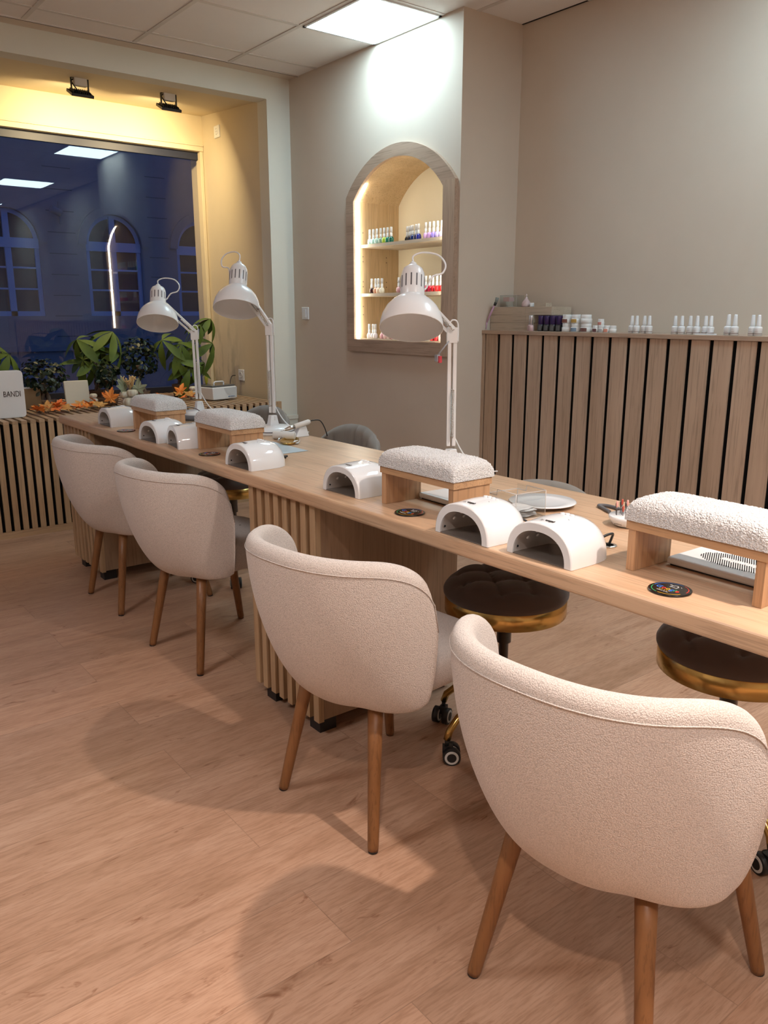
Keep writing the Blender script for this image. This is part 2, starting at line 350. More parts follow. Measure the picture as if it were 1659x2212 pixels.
# ---------------------------------------------------------------- floodlights on the bay soffit
def floodlight(x, label):
    z = 2.612; t = thing('floodlight', label, 'floodlight', (x, 5.30, z), 0, 'floodlights under the bay soffit')
    b = MB(); b.box((-.036,-.02,-.045),(.04,.016,0)); obj('junction_box', b, 'offwhite', t, bevel=.004)
    b = MB()
    for s in (-1, 1): b.box((s*.05-.003,-.008,-.075),(s*.05+.003,.008,.0))
    b.box((-.05,-.008,-.005),(.05,.008,0)); obj('bracket', b, 'black', t)
    T = Matrix.Translation((0,.0,-.08)) @ Matrix.Rotation(R(25), 4, 'X')
    b = MB(); b.box((-.066,-.05,-.012),(.066,.05,.004), 0, T)
    for k in range(9): b.box((-.05+k*.0125-.002,-.038,.004),(-.05+k*.0125+.002,.038,.014), 0, T)
    obj('housing', b, 'black', t, bevel=.001)
    b = MB(); b.box((-.055,-.04,-.0135),(.055,.04,-.012), 0, T); obj('lens', b, emis('flood_lens', (1,.78,.42), 4), t)
    b = MB(); b.tube(catmull([(-.036,0,-.01),(-.052,-.01,-.025),(-.04,-.02,-.05),(-.015,-.01,-.075)]), .004, 8); obj('cable', b, 'black', t)
    L = bpy.data.lights.new('flood_beam', 'AREA'); L.shape = 'RECTANGLE'; L.size = .11; L.size_y = .08; L.energy = FLOOD_W; L.color = (1,.76,.40); L.spread = R(150)
    o = bpy.data.objects.new('flood_beam', L); COL.objects.link(o); o.parent = t
    o.location = (0,.03,-.104); o.rotation_euler = (R(52),0,0)
floodlight(1.825, 'black floodlight on the bay soffit, the one farther left'); floodlight(2.386, 'black floodlight on the bay soffit, the one nearer the jamb')

# ================================================================ BUILT-INS
# arched display niche
t = thing('arched_niche', 'arched oak display niche lit from inside, set into the right wall', 'display niche', (X0, yc, 1.02))
def L(p): return (p[0]-X0, p[1]-yc, p[2]-1.02)
fo_hw, fo_r = .491, .243; foy = 3.797; fz = 1.93
inner = [(NY0,NZ0)]+arc(hw, RISE, NZS)+[(NY1,NZ0)]; outer = [(foy-fo_hw,1.016)]+arc(fo_hw, fo_r, fz, y_c=foy)+[(foy+fo_hw,1.016)]
b = MB(); n = len(inner); xf, xk = X0-.022, X0
for x, flip in ((xf,0),(xk,1)):
    vs = [L((x,*p)) for p in inner]+[L((x,*p)) for p in outer]; fs = [(i,(i+1)%n,n+(i+1)%n,n+i) for i in range(n)]
    b.add(vs, [tuple(reversed(q)) for q in fs] if flip else fs, 0)
for ring in (inner, outer):
    b.add([L((xf,*p)) for p in ring]+[L((xk,*p)) for p in ring], [(i,(i+1)%n,n+(i+1)%n,n+i) for i in range(n)], 0)
obj('frame', b, 'grey_oak_y', t)
b = MB(); b.box(L((xf-.002,3.307,1.017)), L((xf+.001,3.3985,1.93))); obj('frame_upright', b, 'grey_oak_z', t)
b = MB(); XB = 3.41
ring = [(NY0-.006,NZ0-.006)]+arc(hw+.006, RISE+.006, NZS)+[(NY1+.006,NZ0-.006)]; n = len(ring)
b.add([L((X0,*p)) for p in ring]+[L((XB,*p)) for p in ring], [(i,(i+1)%n,n+(i+1)%n,n+i) for i in range(n)], 0)
b.add([L((XB,*p)) for p in ring], [tuple(range(n))], 1)
for z in (1.24,1.29,1.41,1.44,1.56,1.59,1.73):
    for x in (3.125, 3.31): b.lathe([(.0035,0),(.0035,.001)], 8, 2, Matrix.Translation(L((x,NY1+.0045,z))) @ Matrix.Rotation(R(90), 4, 'X'))
obj('interior', b, ['niche_z', plaster('niche_back', (.80,.74,.58)), 'bark'], t)
for z in (1.640, 1.350):
    b = MB(); b.box(L((3.112,NY0-.004,z)), L((XB,NY1+.004,z+.018))); obj('shelf', b, 'crate', t)
b = MB(); b.box(L((X0+.012,NY0,NZ0-.006)), L((XB,NY1,NZ0+.004))); obj('bottom_board', b, 'crate', t)
# LED strip just behind the frame
r1 = [(NY1-.001,NZ0+.01),(NY1-.001,NZS-.002)]+list(reversed(arc(hw-.001, RISE-.001, NZS)))[1:5]
r2 = [(NY1-.001,NZ0+.01),(NY1-.001,NZS-.002)]+list(reversed(arc(hw-.001, RISE-.001, NZS)))[1:9]
led = emis('led_strip', (1,.95,.80), LED_STR)
for sgn, path in ((-1, r1[:-1]), (1, [(2*yc-p[0], p[1]) for p in r2])):
    b = MB()
    for p, q in zip(path[:-1], path[1:]):
        d = .006*sgn; A, B = X0+.002, X0+.020
        b.add([L((A,*p)), L((B,*p)), L((B,*q)), L((A,*q)), L((A,p[0]+d,p[1])), L((B,p[0]+d,p[1])), L((B,q[0]+d,q[1])), L((A,q[0]+d,q[1]))],
          [(0,1,2,3),(4,7,6,5),(0,3,7,4),(1,5,6,2)])
    obj('light_strip', b, led, t, label='glowing strip light')

# slatted radiator cover with ledge (recess)
PX = 3.262; t = thing('slatted_cover', 'tall radiator cover of vertical grey-oak boards with a ledge, in the recess', 'radiator cover', (PX,Y1,0))
b = MB(); b.box((-.004,-4.6,1.138),(.239,-.001,1.158)); obj('ledge', b, 'grey_oak_y', t, bevel=.0015)
y = 3.284-Y1; b = MB(); b.box((.002,-.022,.03),(.02,-.001,1.138))
yy = -.029
while yy > -4.5: b.box((.004,yy-.0850,.03),(.013,yy,1.1379)); yy -= .1046
obj('boards', b, 'grey_oak_z', t, bevel=.001)
b = MB(); b.box((.0135,-4.6,.0),(.0235,-.023,1.137)); obj('backing', b, 'felt', t)

# slatted window bench
BX, BY, BZ = 2.857, 4.802, .664
t = thing('slatted_bench', 'low slatted oak bench running under the shop window', 'window bench', (BX,BY,0))
fr = MB(); tp = MB(); p = .0478; k = 0; x = -.03
while BX+x-.03 > -.9:
    fr.box((x-.030,0,.040),(x,.010,BZ-.019)); tp.box((x-.030,.0,BZ-.018),(x,YW-BY-.03,BZ)); x -= p
fr.box((-.028,0,0),(0,.03,BZ-.0005)); obj('front_slats', fr, 'oak_z', t); obj('top_slats', tp, wood('oak_bench_top', (.50,.35,.22), (.40,.27,.16), 'y'), t)
b = MB(); b.box((-3.9,.012,.04),(-.004,.03,BZ-.03)); b.box((-3.9,.022,BZ-.034),(-.03,YW-BY-.03,BZ-.026)); obj('backing', b, 'felt', t)
b = MB(); b.box((-3.9,.002,0),(-.03,.02,.0395)); obj('plinth', b, 'oak_x', t)
b = MB(); b.box((-.012,.03,0),(0,Y0-BY-.02,BZ-.02)); obj('side_panel', b, 'oak_z', t)

# ---------------------------------------------------------------- table top and cabinets
TX, TY, TW, TZ0, TZ = 1.181, 4.128, .612, .721, .76
o = obj('table_top', MB().box((0,-4.35,0),(TW,0,TZ-TZ0)), 'oak_y', None, (TX,TY,TZ0), (0,0,.0053), bevel=.009, seg=4)
tag(o, 'long oak-veneer table top on two slatted cabinets', 'table')
def cabinet(y0, y1, label):
    x = TX+.0053*(TY-y1)+.016
    t = thing('slatted_cabinet', label, 'cabinet', (x,y1,0), .0053, 'slatted cabinets under the table'); d = y1-y0
    b = MB(); b.box((.02,-d,.05),(.56,-.0,TZ0-.001)); obj('carcass', b, 'carcass', t)
    b = MB(); n = 8; p = (d-.028)/(n-1)
    for k in range(n): b.box((0,-k*p-.028,.043),(.02,-k*p,TZ0-.001))
    obj('front_slats', b, 'oak_z', t, bevel=.001)
    for fx in (.045, .50):
        for fy in (-.075, -d+.045):
            b = MB(); b.box((fx-.03,fy-.028,0),(fx+.03,fy+.028,.05)); obj('foot', b, 'black', t)
cabinet(3.727, 4.115, 'slatted cabinet under the far end of the table, by the window'); cabinet(1.869, 2.250, 'slatted cabinet under the middle of the table')

# ================================================================ CHAIRS
def make_chair():
    t = thing('tub_chair', 'x', 'chair', (0,0,0), 0, 'cream upholstered tub chairs')
    PM = R(75); NU = 53
    def plan(ph, s): return (-.352*s*sp(COS(ph), .96), .288*s*sp(SIN(ph), .84))
    def ef(ph): u = max(0, (abs(ph)/PM-.58)/.42); return max(0, 1-u**2.5)**(1/2.5)
    def zt(ph): return .590+.154*ef(ph)-.016*smooth(abs(ph)/PM)
    def zb(ph): return .340+.022*(1-ef(ph))
    def outer(ph, q):
        s0 = .60+.22*smooth((abs(ph)/PM-.4)/.6); s = s0+(1-s0)*(SIN(min(1,q)*PI/2)**.62); x, y = plan(ph, s); z0, z1 = zb(ph), zt(ph); return Vector((x, y, z0+(z1-z0)*q))
    rows = []
    for i in range(NU):
        ph = -PM+2*PM*i/(NU-1); row = []
        for q in [0,.02,.05,.1,.16,.23,.31,.4,.5,.6,.7,.8,.88,.94]: row.append(outer(ph, q))
        P = outer(ph, .94); x, y = plan(ph, 1); d = Vector((x, y, 0)).normalized(); th = .046
        for a in (25,55,90,125,155): c = P-d*th/2; row.append(c+d*(th/2)*COS(R(a))+Vector((0,0,.028*SIN(R(a)))))
        Q = P-d*th
        for q in (.94,.75,.55,.35,.15,0):
            o_ = outer(ph, q); x, y = plan(ph, 1); row.append(Vector((o_.x, o_.y, o_.z))-d*(th+(.02 if q < .2 else 0)))
        rows.append(row)
    b = MB(); b.grid(rows, 0, True, True)
    nc = len(rows[0]); b.f += [tuple(range(nc)), tuple(reversed([(NU-1)*nc+j for j in range(nc)]))]; b.m += [0,0]; b.s += [True, True]
    obj('shell', b, 'chair', t, subsurf=1)
    b = MB(); b.tube([outer(-PM+2*PM*i/80, .935)+Vector((plan(-PM+2*PM*i/80,1)[0], plan(-PM+2*PM*i/80,1)[1], 0)).normalized()*.0008 for i in range(81)], .0012, 6); obj('seam', b, 'chair', t)
    # underside pan and seat cushion
    def rrect(n, x0, x1, hy, e=.42):
        cx, hx = (x0+x1)/2, (x1-x0)/2; return [(cx+hx*sp(COS(2*PI*k/n), e), hy*sp(SIN(2*PI*k/n), e)) for k in range(n)]
    b = MB(); rr = []
    for z, s in ((.340,.02),(.340,.55),(.343,.72),(.356,.84),(.380,.93),(.41,.99),(.432,.99),(.448,.95),(.457,.86),(.461,.6),(.463,.02)):
        rr.append([Vector((.10+(x-.10)*s, y*s, z)) for x, y in rrect(48, -.175, .215, .220)])
    b.grid(rr, 0, True, True); obj('seat_cushion', b, 'chair', t)
    b = MB(); rr = []
    for z, s in ((.352,.02),(.352,.75),(.356,.9),(.37,1.0),(.40,1.04),(.40,.02)): rr.append([Vector((-.02+(x+.02)*s, y*s, z)) for x, y in rrect(40, -.13, .17, .15, .55)])
    b.grid(rr, 0, True, True); obj('seat_pan', b, 'chair', t)
    for (tx, ty, bx, by) in ((-.145,.125,-.205,.18),(-.145,-.125,-.205,-.18),(.13,.14,.205,.195),(.13,-.14,.205,-.195)):
        top = Vector((tx,ty,.362)); bot = Vector((bx,by,.004)); ax = (top-bot).normalized(); ln = (top-bot).length
        T = axisT(bot, ax)
        b = MB(); b.lathe([(.0125,0),(.0135,.01),(.0165,ln*.6),(.0195,ln)], 20, 0, T); l_ = obj('leg', b, 'leg', t)
        b = MB(); b.lathe([(.0115,-.0045),(.0122,0.0005)], 16, 0, T); obj('foot_pad', b, 'black', l_)
    return t
ch = make_chair(); 
ch['label'] = 'cream tub chair nearest the camera, at the right edge of the picture'; ch.location = (1.163,.764,0); ch.rotation_euler = (0,0,R(5))
dup(ch, 'cream tub chair second nearest the camera, beside the middle cabinet', (1.200,1.536,0), R(5))
dup(ch, 'cream tub chair third from the camera, overlapping the farthest one', (1.304,2.685,0), R(4.5))
dup(ch, 'cream tub chair farthest from the camera, next to the window bench', (1.307,3.420,0), R(1.2))

# ================================================================ STOOLS
def make_stool():
    t = thing('rolling_stool', 'x', 'stool', (0,0,0), 0, 'brown rolling stools behind the table'); r = .172
    b = MB(); b.lathe([(.02,.418),(r,.418),(r+.002,.420),(r+.002,.465),(r,.467),(.02,.467)], 64, 0, caps=False); obj('seat_band', b, 'gold', t)
    rows = []; NR = 26; NA = 96
    for i in range(NR+1):
        q = i/NR; rr = r*1.01*min(1, q/.88) if q < .88 else r*1.01
        row = []
        for k in range(NA):
            a = 2*PI*k/NA; x, y = rr*COS(a), rr*SIN(a)
            if q < .88:
                edge = (1-(q/.88)**7); u, v = (x+y)/.062, (x-y)/.062
                tuft = (abs(COS(u*PI/2))**.35*.5+abs(COS(v*PI/2))**.35*.5); z = .492+.028*edge*tuft+.012*edge
            else:
                f_ = (q-.88)/.12; z = .492-.026*f_; x *= 1+.03*SIN(f_*PI); y *= 1+.03*SIN(f_*PI)
            row.append(Vector((x,y,z)))
        rows.append(row)
    b = MB(); b.grid(rows, 0, True, True); obj('seat_cushion', b, 'velvet', t)
    b = MB(); b.lathe([(.014,.15),(.014,.32),(.021,.322),(.021,.41),(.045,.412),(.045,.426)], 24); obj('column', b, 'dsteel', t)
    b = MB(); b.lathe([(.02,.12),(.034,.125),(.034,.165),(.02,.17)], 24); obj('hub', b, 'gold', t)
    for k in range(5):
        a = 2*PI*k/5+.35; c, s = COS(a), SIN(a)
        b = MB(); b.tube([(q*c, q*s, z) for q, z in [(v[0], v[1]) for v in [( .02,.145),(.07,.150),(.12,.146),(.165,.125),(.195,.095),(.205,.068)]]], .0105, 12); g = obj('base_leg', b, 'gold', t)
        cs = MB(); a2 = a+1.1+k*.7; 
        T = Matrix.Translation((.205*c, .205*s, 0)) @ Matrix.Rotation(a2, 4, 'Z')
        cs.lathe([(.006,.05),(.006,.07)], 10, 0, T); cs.box((-.012,-.010,.030),(.018,.010,.052), 0, T)
        cc = obj('caster', cs, 'black', t)
        for sgn in (-1, 1):
            w_ = MB(); TT = T @ Matrix.Translation((.014, sgn*.016, .0255)) @ Matrix.Rotation(R(90), 4, 'X')
            w_.lathe([(.0255,-.009),(.0255,.009)], 24, 0, TT); w_.lathe([(.0200,-.0105),(.0200,.0105)], 24, 1, TT); w_.lathe([(.0135,-.0115),(.0135,.0115)], 24, 2, TT)
            obj('wheel', w_, ['black','whiter','black'], cc)
    # backrest on +x side
    rows = []; NI = 40
    def bp(u, v, side):
        a = u*R(36); Rr = .36; wv = .5-abs(v-.5); hz = .165
        x = .225-(Rr*(1-COS(a)))+.02*v; y = Rr*SIN(a)
        edge = (1-abs(u)**5)*(1-abs(2*v-1)**5); seam = .5+.5*abs(SIN(u*PI*3.5))**.4
        top = .09*(1-abs(u)**2.6)
        z = .585+(.14+top-.02)*v+.02*abs(u)**3*(1-v); th = .028*max(0, edge)**.5*seam
        n = Vector((COS(a), SIN(a), 0)); return Vector((x,y,z))+n*(th*side)
    for i in range(NI+1):
        u = -1+2*i/NI; rows.append([bp(u, j/10, -1) for j in range(11)]+[bp(u, 1-j/10, 1) for j in range(11)])
    b = MB(); b.grid(rows, 0, True, True); obj('backrest', b, 'greyvel', t)
    for s in (-1, 1):
        b = MB(); b.tube(catmull([(.12,s*.035,.42),(.19,s*.04,.43),(.232,s*.045,.52),(.24,s*.045,.62)]), .009, 10); obj('back_bracket', b, 'gold', t)
    return t
st = make_stool(); st['label'] = 'brown round rolling stool with gold band, behind the two near nail lamps'; st.location = (1.625,1.515,0); st.rotation_euler = (0,0,R(12))
def lift(r_, dz):
    for q_ in r_.children:
        if q_.name.startswith('backrest'): q_.location.z = dz
    return r_
lift(st, -.034)
lift(dup(st, 'brown round rolling stool with gold band, rightmost under the table edge', (1.765,.90,0), R(8)), -.03)
lift(dup(st, 'rolling stool whose grey ribbed backrest rises left of the third hand rest', (1.70,2.66,0), R(0)), .012)
lift(dup(st, 'rolling stool farthest away, its grey backrest behind the second hand rest', (1.75,3.42,0), R(6)), .018)

# ================================================================ ON THE TABLE
# ---- nail curing lamps (dome with an arched opening facing the customer, local -x)
def make_nail_lamp():
    t = thing('nail_lamp', 'x', 'nail lamp', (0,0,0), 0, 'white nail curing lamps')
    W, Hh, D, th = .0875, .079, .165, .0185
    def sec(w, h, x, z0=0, n=28, e=.86): return [Vector((x, -w*sp(COS(PI*k/n), e), z0+h*sp(SIN(PI*k/n), e))) for k in range(n+1)]
    rows = []
    b = MB(); b.grid([sec(W-th, Hh-th, .004), sec(W-th, Hh-th, 0)], 0, True); b.grid([sec(W-th, Hh-th, 0), sec(W-.003, Hh-.003, 0)], 0, False)
    rows = [sec(W-.003, Hh-.003, 0), sec(W-.0008, Hh-.0008, .0012), sec(W, Hh, .004)]
    for x, w, h in ((.02,1.0,1.01),(.038,1.002,1.03),(.056,1.005,1.045),(.074,1.0,1.055),(.092,.985,1.05),(.108,.95,1.02),(.122,.89,.96),(.134,.80,.86),(.143,.68,.73),(.150,.51,.55),(.154,.30,.32),(.155,.02,.02)): rows.append(sec(W*w, Hh*h, x))
    b.grid(rows, 0, True); obj('housing', b, 'gloss', t)
    b = MB(); rows = [sec(W-th+.001, Hh-th+.001, .0035), sec(W-th, Hh-th, .06), sec(W-th-.004, Hh-th-.004, .11), sec(W-th-.022, Hh-th-.02, .120), sec(.001,.001,.121)]
    b.grid(rows, 0, True)
    for x in (.03,.06,.09):
        for a in (35,65,90,115,145):
            r0 = W-th-.003; y, z = -r0*COS(R(a)), (Hh-th-.003)*SIN(R(a))
            b.lathe([(.0045,0),(.0045,.0015),(.002,.003)], 8, 1, axisT((x,y,z), (0,-y,-z)))
    b.lathe([(.0025,0),(.0025,.001)], 8, 2, axisT((.012, W-th-.003, .014), (0,-1,0)))
    obj('cavity', b, ['inner','white','black'], t)
    b = MB(); b.box((.001,-W+th*.7,0),(.12,W-th*.7,.002)); obj('base_plate', b, 'plate', t)
    zt = Hh*1.012
    for i in range(4): 
        b = MB(); b.lathe([(.0052,-.003),(.0052,.0022),(.004,.0032)], 14, 0, axisT((.088, -.024+i*.0125, Hh*1.054-((-.024+i*.0125)/W)**2*Hh*.5-.0006), (.05,(-.024+i*.0125)*6,1))); obj('button', b, 'white', t)
    text('angel', .0105, ['dsteel'], t, (.024, -.008, zt+.0012), (0,0,R(-90)), 'lettering', .0008)
    b = MB(); 
    for a in (20,70,140,200,250,320): b.add([(.022,.012,zt+.001),(.022+.008*COS(R(a)),.012+.008*SIN(R(a)),zt+.0006),(.022+.003*COS(R(a+30)),.012+.003*SIN(R(a+30)),zt+.001)], [(0,1,2)])
    obj('emblem', b, 'dsteel', t)
    b = MB()
    for k in range(11): a = R(-60+12*k); b.lathe([(.0008,0),(.0008,.0004)], 5, 0, Matrix.Translation((.055+.017*COS(a)*.6, -.012+.017*SIN(a), zt+.0012)))
    obj('display_marks', b, 'dsteel', t)
    return t
NL = [((1.2305,3.612), 0, 'white nail lamp farthest away, alone beside the first hand rest'),
      ((1.206,3.052), 3, 'white nail lamp, the wider-looking of the far touching pair'),
      ((1.228,2.873), -9, 'white nail lamp of the far pair that stands against the second hand rest'),
      ((1.218,2.335), 1, 'white nail lamp in front of the pale blue sheet, alone'),
      ((1.256,1.808), 1, 'white nail lamp just left of the third hand rest'),
      ((1.202,1.264), -1, 'white nail lamp, left one of the two nearest the camera'),
      ((1.214,1.048), 0, 'white nail lamp nearest the camera, a black cord behind it')]
nl = make_nail_lamp()
for i, (p, a, lab) in enumerate(NL):
    o = nl if i == 0 else dup(nl, lab); o['label'] = lab; o.location = (p[0], p[1], TZ+.0005); o.rotation_euler = (0,0,R(a))

# ---- hand rests with terry cushions
random.seed(3)
def make_rest():
    t = thing('hand_rest', 'x', 'hand rest', (0,0,0), 0, 'oak hand rests with white towelling cushions')
    LX, LY = .128, .285                        # origin front-left corner (far end), extends +x, -y
    b = MB(); b.box((0,-LY,.083),(LX,0,.100)); obj('top_board', b, 'oak_rest_y', t, bevel=.0006)
    for y in (-.004, -LY+.021):
        b = MB(); b.box((.003,y-.017,0),(LX-.003,y,.0828)); obj('side_board', b, 'oak_rest_z', t, bevel=.0006)
    nu, nv = 150, 70; rows = []
    def f(u, v):   # u,v in [-1,1] over the footprint unrolled; dome with soft edges
        e = (1-abs(u)**7)**(1/5.)*(1-abs(v)**4.5)**(1/3.2); return e
    for i in range(nu+1):
        u = -1+2*i/nu; row = []
        for j in range(nv+1):
            v = -1+2*j/nv; e = f(u, v); uu, vv = sp(u, .93), sp(v, .93)
            x = LX/2+vv*(LX/2+.004)*(1+.02*e); y = -LY/2+uu*(LY/2+.003)*(1+.01*e); z = .101+.048*e
            n = mnoise.noise(Vector((x*260, y*260, z*260)))*.0013+mnoise.noise(Vector((x*110, y*110, z*110)))*.0005
            row.append(Vector((x+n*(v), y+n*u, z+n*(.4+e))))
        rows.append(row)
    b = MB(); b.grid(rows, 0, True); b.box((.002,-LY+.002,.1002),(LX-.002,-.002,.106)); obj('cushion', b, 'terry', t)
    return t
RS = [((1.296,3.447), -1, 'hand rest with white towelling cushion farthest away, behind the far nail lamps'),
      ((1.279,2.770), -.5, 'hand rest with white towelling cushion second from the window, before the white lamp base'),
      ((1.277,1.654), 0, 'hand rest with white towelling cushion left of the two near nail lamps'),
      ((1.307,.908), -1, 'hand rest with white towelling cushion nearest the camera, cut by the right edge')]
hr = make_rest()
for i, (p, a, lab) in enumerate(RS):
    o = hr if i == 0 else dup(hr, lab); o['label'] = lab; o.location = (p[0], p[1], TZ+.0003); o.rotation_euler = (0,0,R(a))

# ---- black review plaques
GC = [mat('sign_blue', (.05,.22,.80), .4), mat('sign_red', (.75,.06,.04), .4), mat('sign_yellow', (.85,.50,.03), .4), mat('sign_green', (.03,.40,.14), .4), mat('sign_white', (.75,.75,.75), .4)]
def make_plaque():
    t = thing('review_plaque', 'x', 'plaque', (0,0,0), 0, 'round black review plaques'); r = .0385
    b = MB(); b.lathe([(r-.001,0),(r,.001),(r,.003),(r-.001,.0035)], 48, 0); obj('disc', b, mat('gloss_black', (.010,.009,.009), .18), t)
    for k, (a0, a1) in enumerate(((-10,95),(100,170),(175,250),(-85,-15))):   # coloured ring arcs
        pts = []
        for j in range(15): a = R(a0+(a1-a0)*j/14); pts.append((COS(a), SIN(a)))
        b = MB(); b.grid([[Vector((c*.0315, s_*.0315, .0038)) for c, s_ in pts], [Vector((c*.0330, s_*.0330, .0038)) for c, s_ in pts]]); obj('ring_arc', b, GC[[0,3,2,1][k]], t)
    text('Google', .0165, GC[:4], t, (-.0035,.002,.0037), (0,0,R(-90)), 'lettering', .0002, idx=[0,1,2,0,3,1])
    text('\u2605\u2605\u2605\u2605\u2605', .005, [GC[2]], t, (-.0135,.002,.0037), (0,0,R(-90)), 'lettering', .0002) if False else None
    for k in range(5):
        b = MB(); b.add([((-.0135+(.0022 if q%2==0 else .001)*COS(PI*q/5)), .012-k*.005+(.0022 if q%2==0 else .001)*SIN(PI*q/5), .0038) for q in range(10)], [tuple(range(10))]); obj('star', b, GC[2], t)
    text('review us on', .0045, [GC[4]], t, (-.0195,.002,.0037), (0,0,R(-90)), 'lettering', .0002)
    b = MB()   # outline of a pointing hand
    for P in ([(.008,-.006),(.018,-.006),(.018,-.003),(.0215,-.003),(.0215,.004),(.018,.004),(.018,.0065),(.008,.0065)], [(.010,-.004),(.010,.0045)], [(.018,-.012),(.0205,-.009)], [(.018,.013),(.0205,.010)]):
        b.tube([(x,y,.0038) for x, y in P], .0005, 5)
    obj('pictogram', b, GC[4], t)
    return t
PL = [((1.266,1.517), -4, 'round black plaque with coloured lettering in front of the third hand rest'),
      ((1.266,.777), -4, 'round black plaque with coloured lettering in front of the nearest hand rest'),
      ((1.259,2.625), 5, 'round dark plaque between the far nail lamp pair and the lone nail lamp'),
      ((1.243,3.385), 8, 'round dark plaque farthest away, half hidden by a nail lamp')]
pq = make_plaque()
for i, (p, a, lab) in enumerate(PL):
    o = pq if i == 0 else dup(pq, lab); o['label'] = lab; o.location = (p[0], p[1], TZ+.0002); o.rotation_euler = (0,0,R(a))

# ---- flat white dust collectors under the hand rests
def dust(x0, x1, y1, y0, rz, label, grille=True):
    t = thing('dust_collector', label, 'dust collector', (x0,y1,TZ), rz, 'flat white dust collectors'); D, W = x1-x0, y1-y0
    b = MB(); b.box((0,-W,0.003),(D,0,.018)); obj('casing', b, 'white', t, bevel=.005, seg=3)
    b = MB(); b.box((.006,-W+.006,0),(D-.006,-.006,.003)); obj('foot_strip', b, 'black', t)
    if grille:
        cx, cy = D*.52, -W*.53; b = MB()
        for i in range(-11, 12):
            for j in range(-20, 21):
                x = cx+i*.0042; y = cy+j*.0046+(i%2)*.0023
                if ((x-cx)/.045)**2+((y-cy)/.085)**2 < 1 and not (abs(x-cx-.002) < .009 and abs(y-cy) < .045):
                    c, s_ = COS(R(28)), SIN(R(28)); a, h = .0031, .0009
                    b.add([(x+u*c-v*s_, y+u*s_+v*c, .0184) for u, v in ((-a,-h),(a,-h),(a,h),(-a,h))], [(0,1,2,3)])
        obj('grille', b, 'felt', t)
        text('quxq', .030, ['white'], t, (cx+.002, cy, .0184), (0,0,R(-90)), 'lettering', .0002)
    return t
dust(1.398, 1.54, .872, .648, R(-1), 'flat white dust collector with slotted oval grille under the nearest hand rest')
dust(1.392, 1.50, 1.631, 1.44, R(-2), 'flat white dust collector under the hand rest left of the near nail lamps', False)
dust(1.405, 1.50, 2.745, 2.54, R(-2), 'flat white dust collector glimpsed under the hand rest before the lamp base', False)

# ---- clear box with napkins, white saucer, drill-bit dish, cable grommet
t = thing('acrylic_box', 'clear acrylic box holding folded white napkins', 'box', (1.470,1.345,TZ), R(-6))
hx, hy, hz, q = .048, .052, .066, .002
b = MB(); b.box((-hx,-hy,0),(hx,hy,q)); obj('bottom', b, 'acrylic', t)
for a, c in (((-hx,-hy,q),(-hx+q,hy,hz)), ((hx-q,-hy,q),(hx,hy,hz)), ((-hx+q,-hy,q),(hx-q,-hy+q,hz)), ((-hx+q,hy-q,q),(hx-q,hy,hz*.72))):
    obj('wall', MB().box(a, c), 'acrylic', t)
b = MB(); r_ = .0011
for lp in ([(-hx,-hy,hz),(hx,-hy,hz),(hx,hy*.35,hz),(hx,hy*.4,hz*.78),(hx,hy,hz*.78),(-hx,hy,hz*.78),(-hx,hy*.4,hz*.78),(-hx,hy*.35,hz),(-hx,-hy,hz)], [(-hx,-hy,0),(hx,-hy,0),(hx,hy,0),(-hx,hy,0),(-hx,-hy,0)]): b.tube(lp, r_, 5)
for x, y, z in ((-hx,-hy,hz),(hx,-hy,hz),(hx,hy,hz*.78),(-hx,hy,hz*.78)): b.tube([(x,y,0),(x,y,z)], r_*.8, 5)
obj('edges', b, 'acryl_edge', t)
random.seed(11)
for k in range(7):
    a = random.uniform(-.25,.25); T = Matrix.Rotation(a, 4, 'Z'); hx2, hy2 = random.uniform(.028,.034), random.uniform(.030,.038); rows = []
    for i in range(9):
        rows.append([T @ Vector((-hx2+2*hx2*i/8, -hy2+2*hy2*j/8, .0006*SIN(i*1.3+j+k)+.0012*((i-4)/4)**2)) for j in range(9)])
    b = MB(); b.grid(rows); b.grid([[p+Vector((0,0,.0012)) for p in r_] for r_ in rows])
    o = obj('paper_napkin', b, 'white', None, (1.468,1.340,TZ+.0035+k*.0026)); 
    tag(o, 'small white napkin in the clear acrylic box, part of its stack', 'napkin', 'napkins stacked in the clear box')
b = MB(); b.lathe([(.0,.003),(.045,.003),(.060,.004),(.086,.010),(.088,.0115),(.086,.013),(.060,.0095),(.045,.0085),(0,.0085)], 64, 0); b.lathe([(.05,0),(.052,.0035)], 48, 1); b.lathe([(.0855,.0098),(.0885,.0112),(.0865,.0121)], 64, 1, caps=False)
o = obj('saucer', b, ['gloss', mat('pale_pink_ceramic', (.72,.58,.52), .3)], None, (1.598,1.372,TZ)); tag(o, 'flat round white dish beside the clear acrylic box', 'dish')
t = thing('drill_bit_stand', 'small round white stand holding upright drill bits, behind the nearest hand rest', 'drill bit stand', (1.60,1.105,TZ+.0002))
b = MB(); b.lathe([(.030,0),(.040,.006),(.047,.018),(.048,.024),(.045,.0262),(0,.0262)], 48); obj('dish', b, 'gloss', t)
b = MB()
for i in range(3):
    for j in range(6): b.lathe([(.0009,0),(.0009,.0006)], 6, 0, axisT((-.0437+.0012*i, -.01+j*.0035, .010+.004*i), (-1,(-.01+j*.0035)*20,0)))
obj('vent_holes', b, 'felt', t)
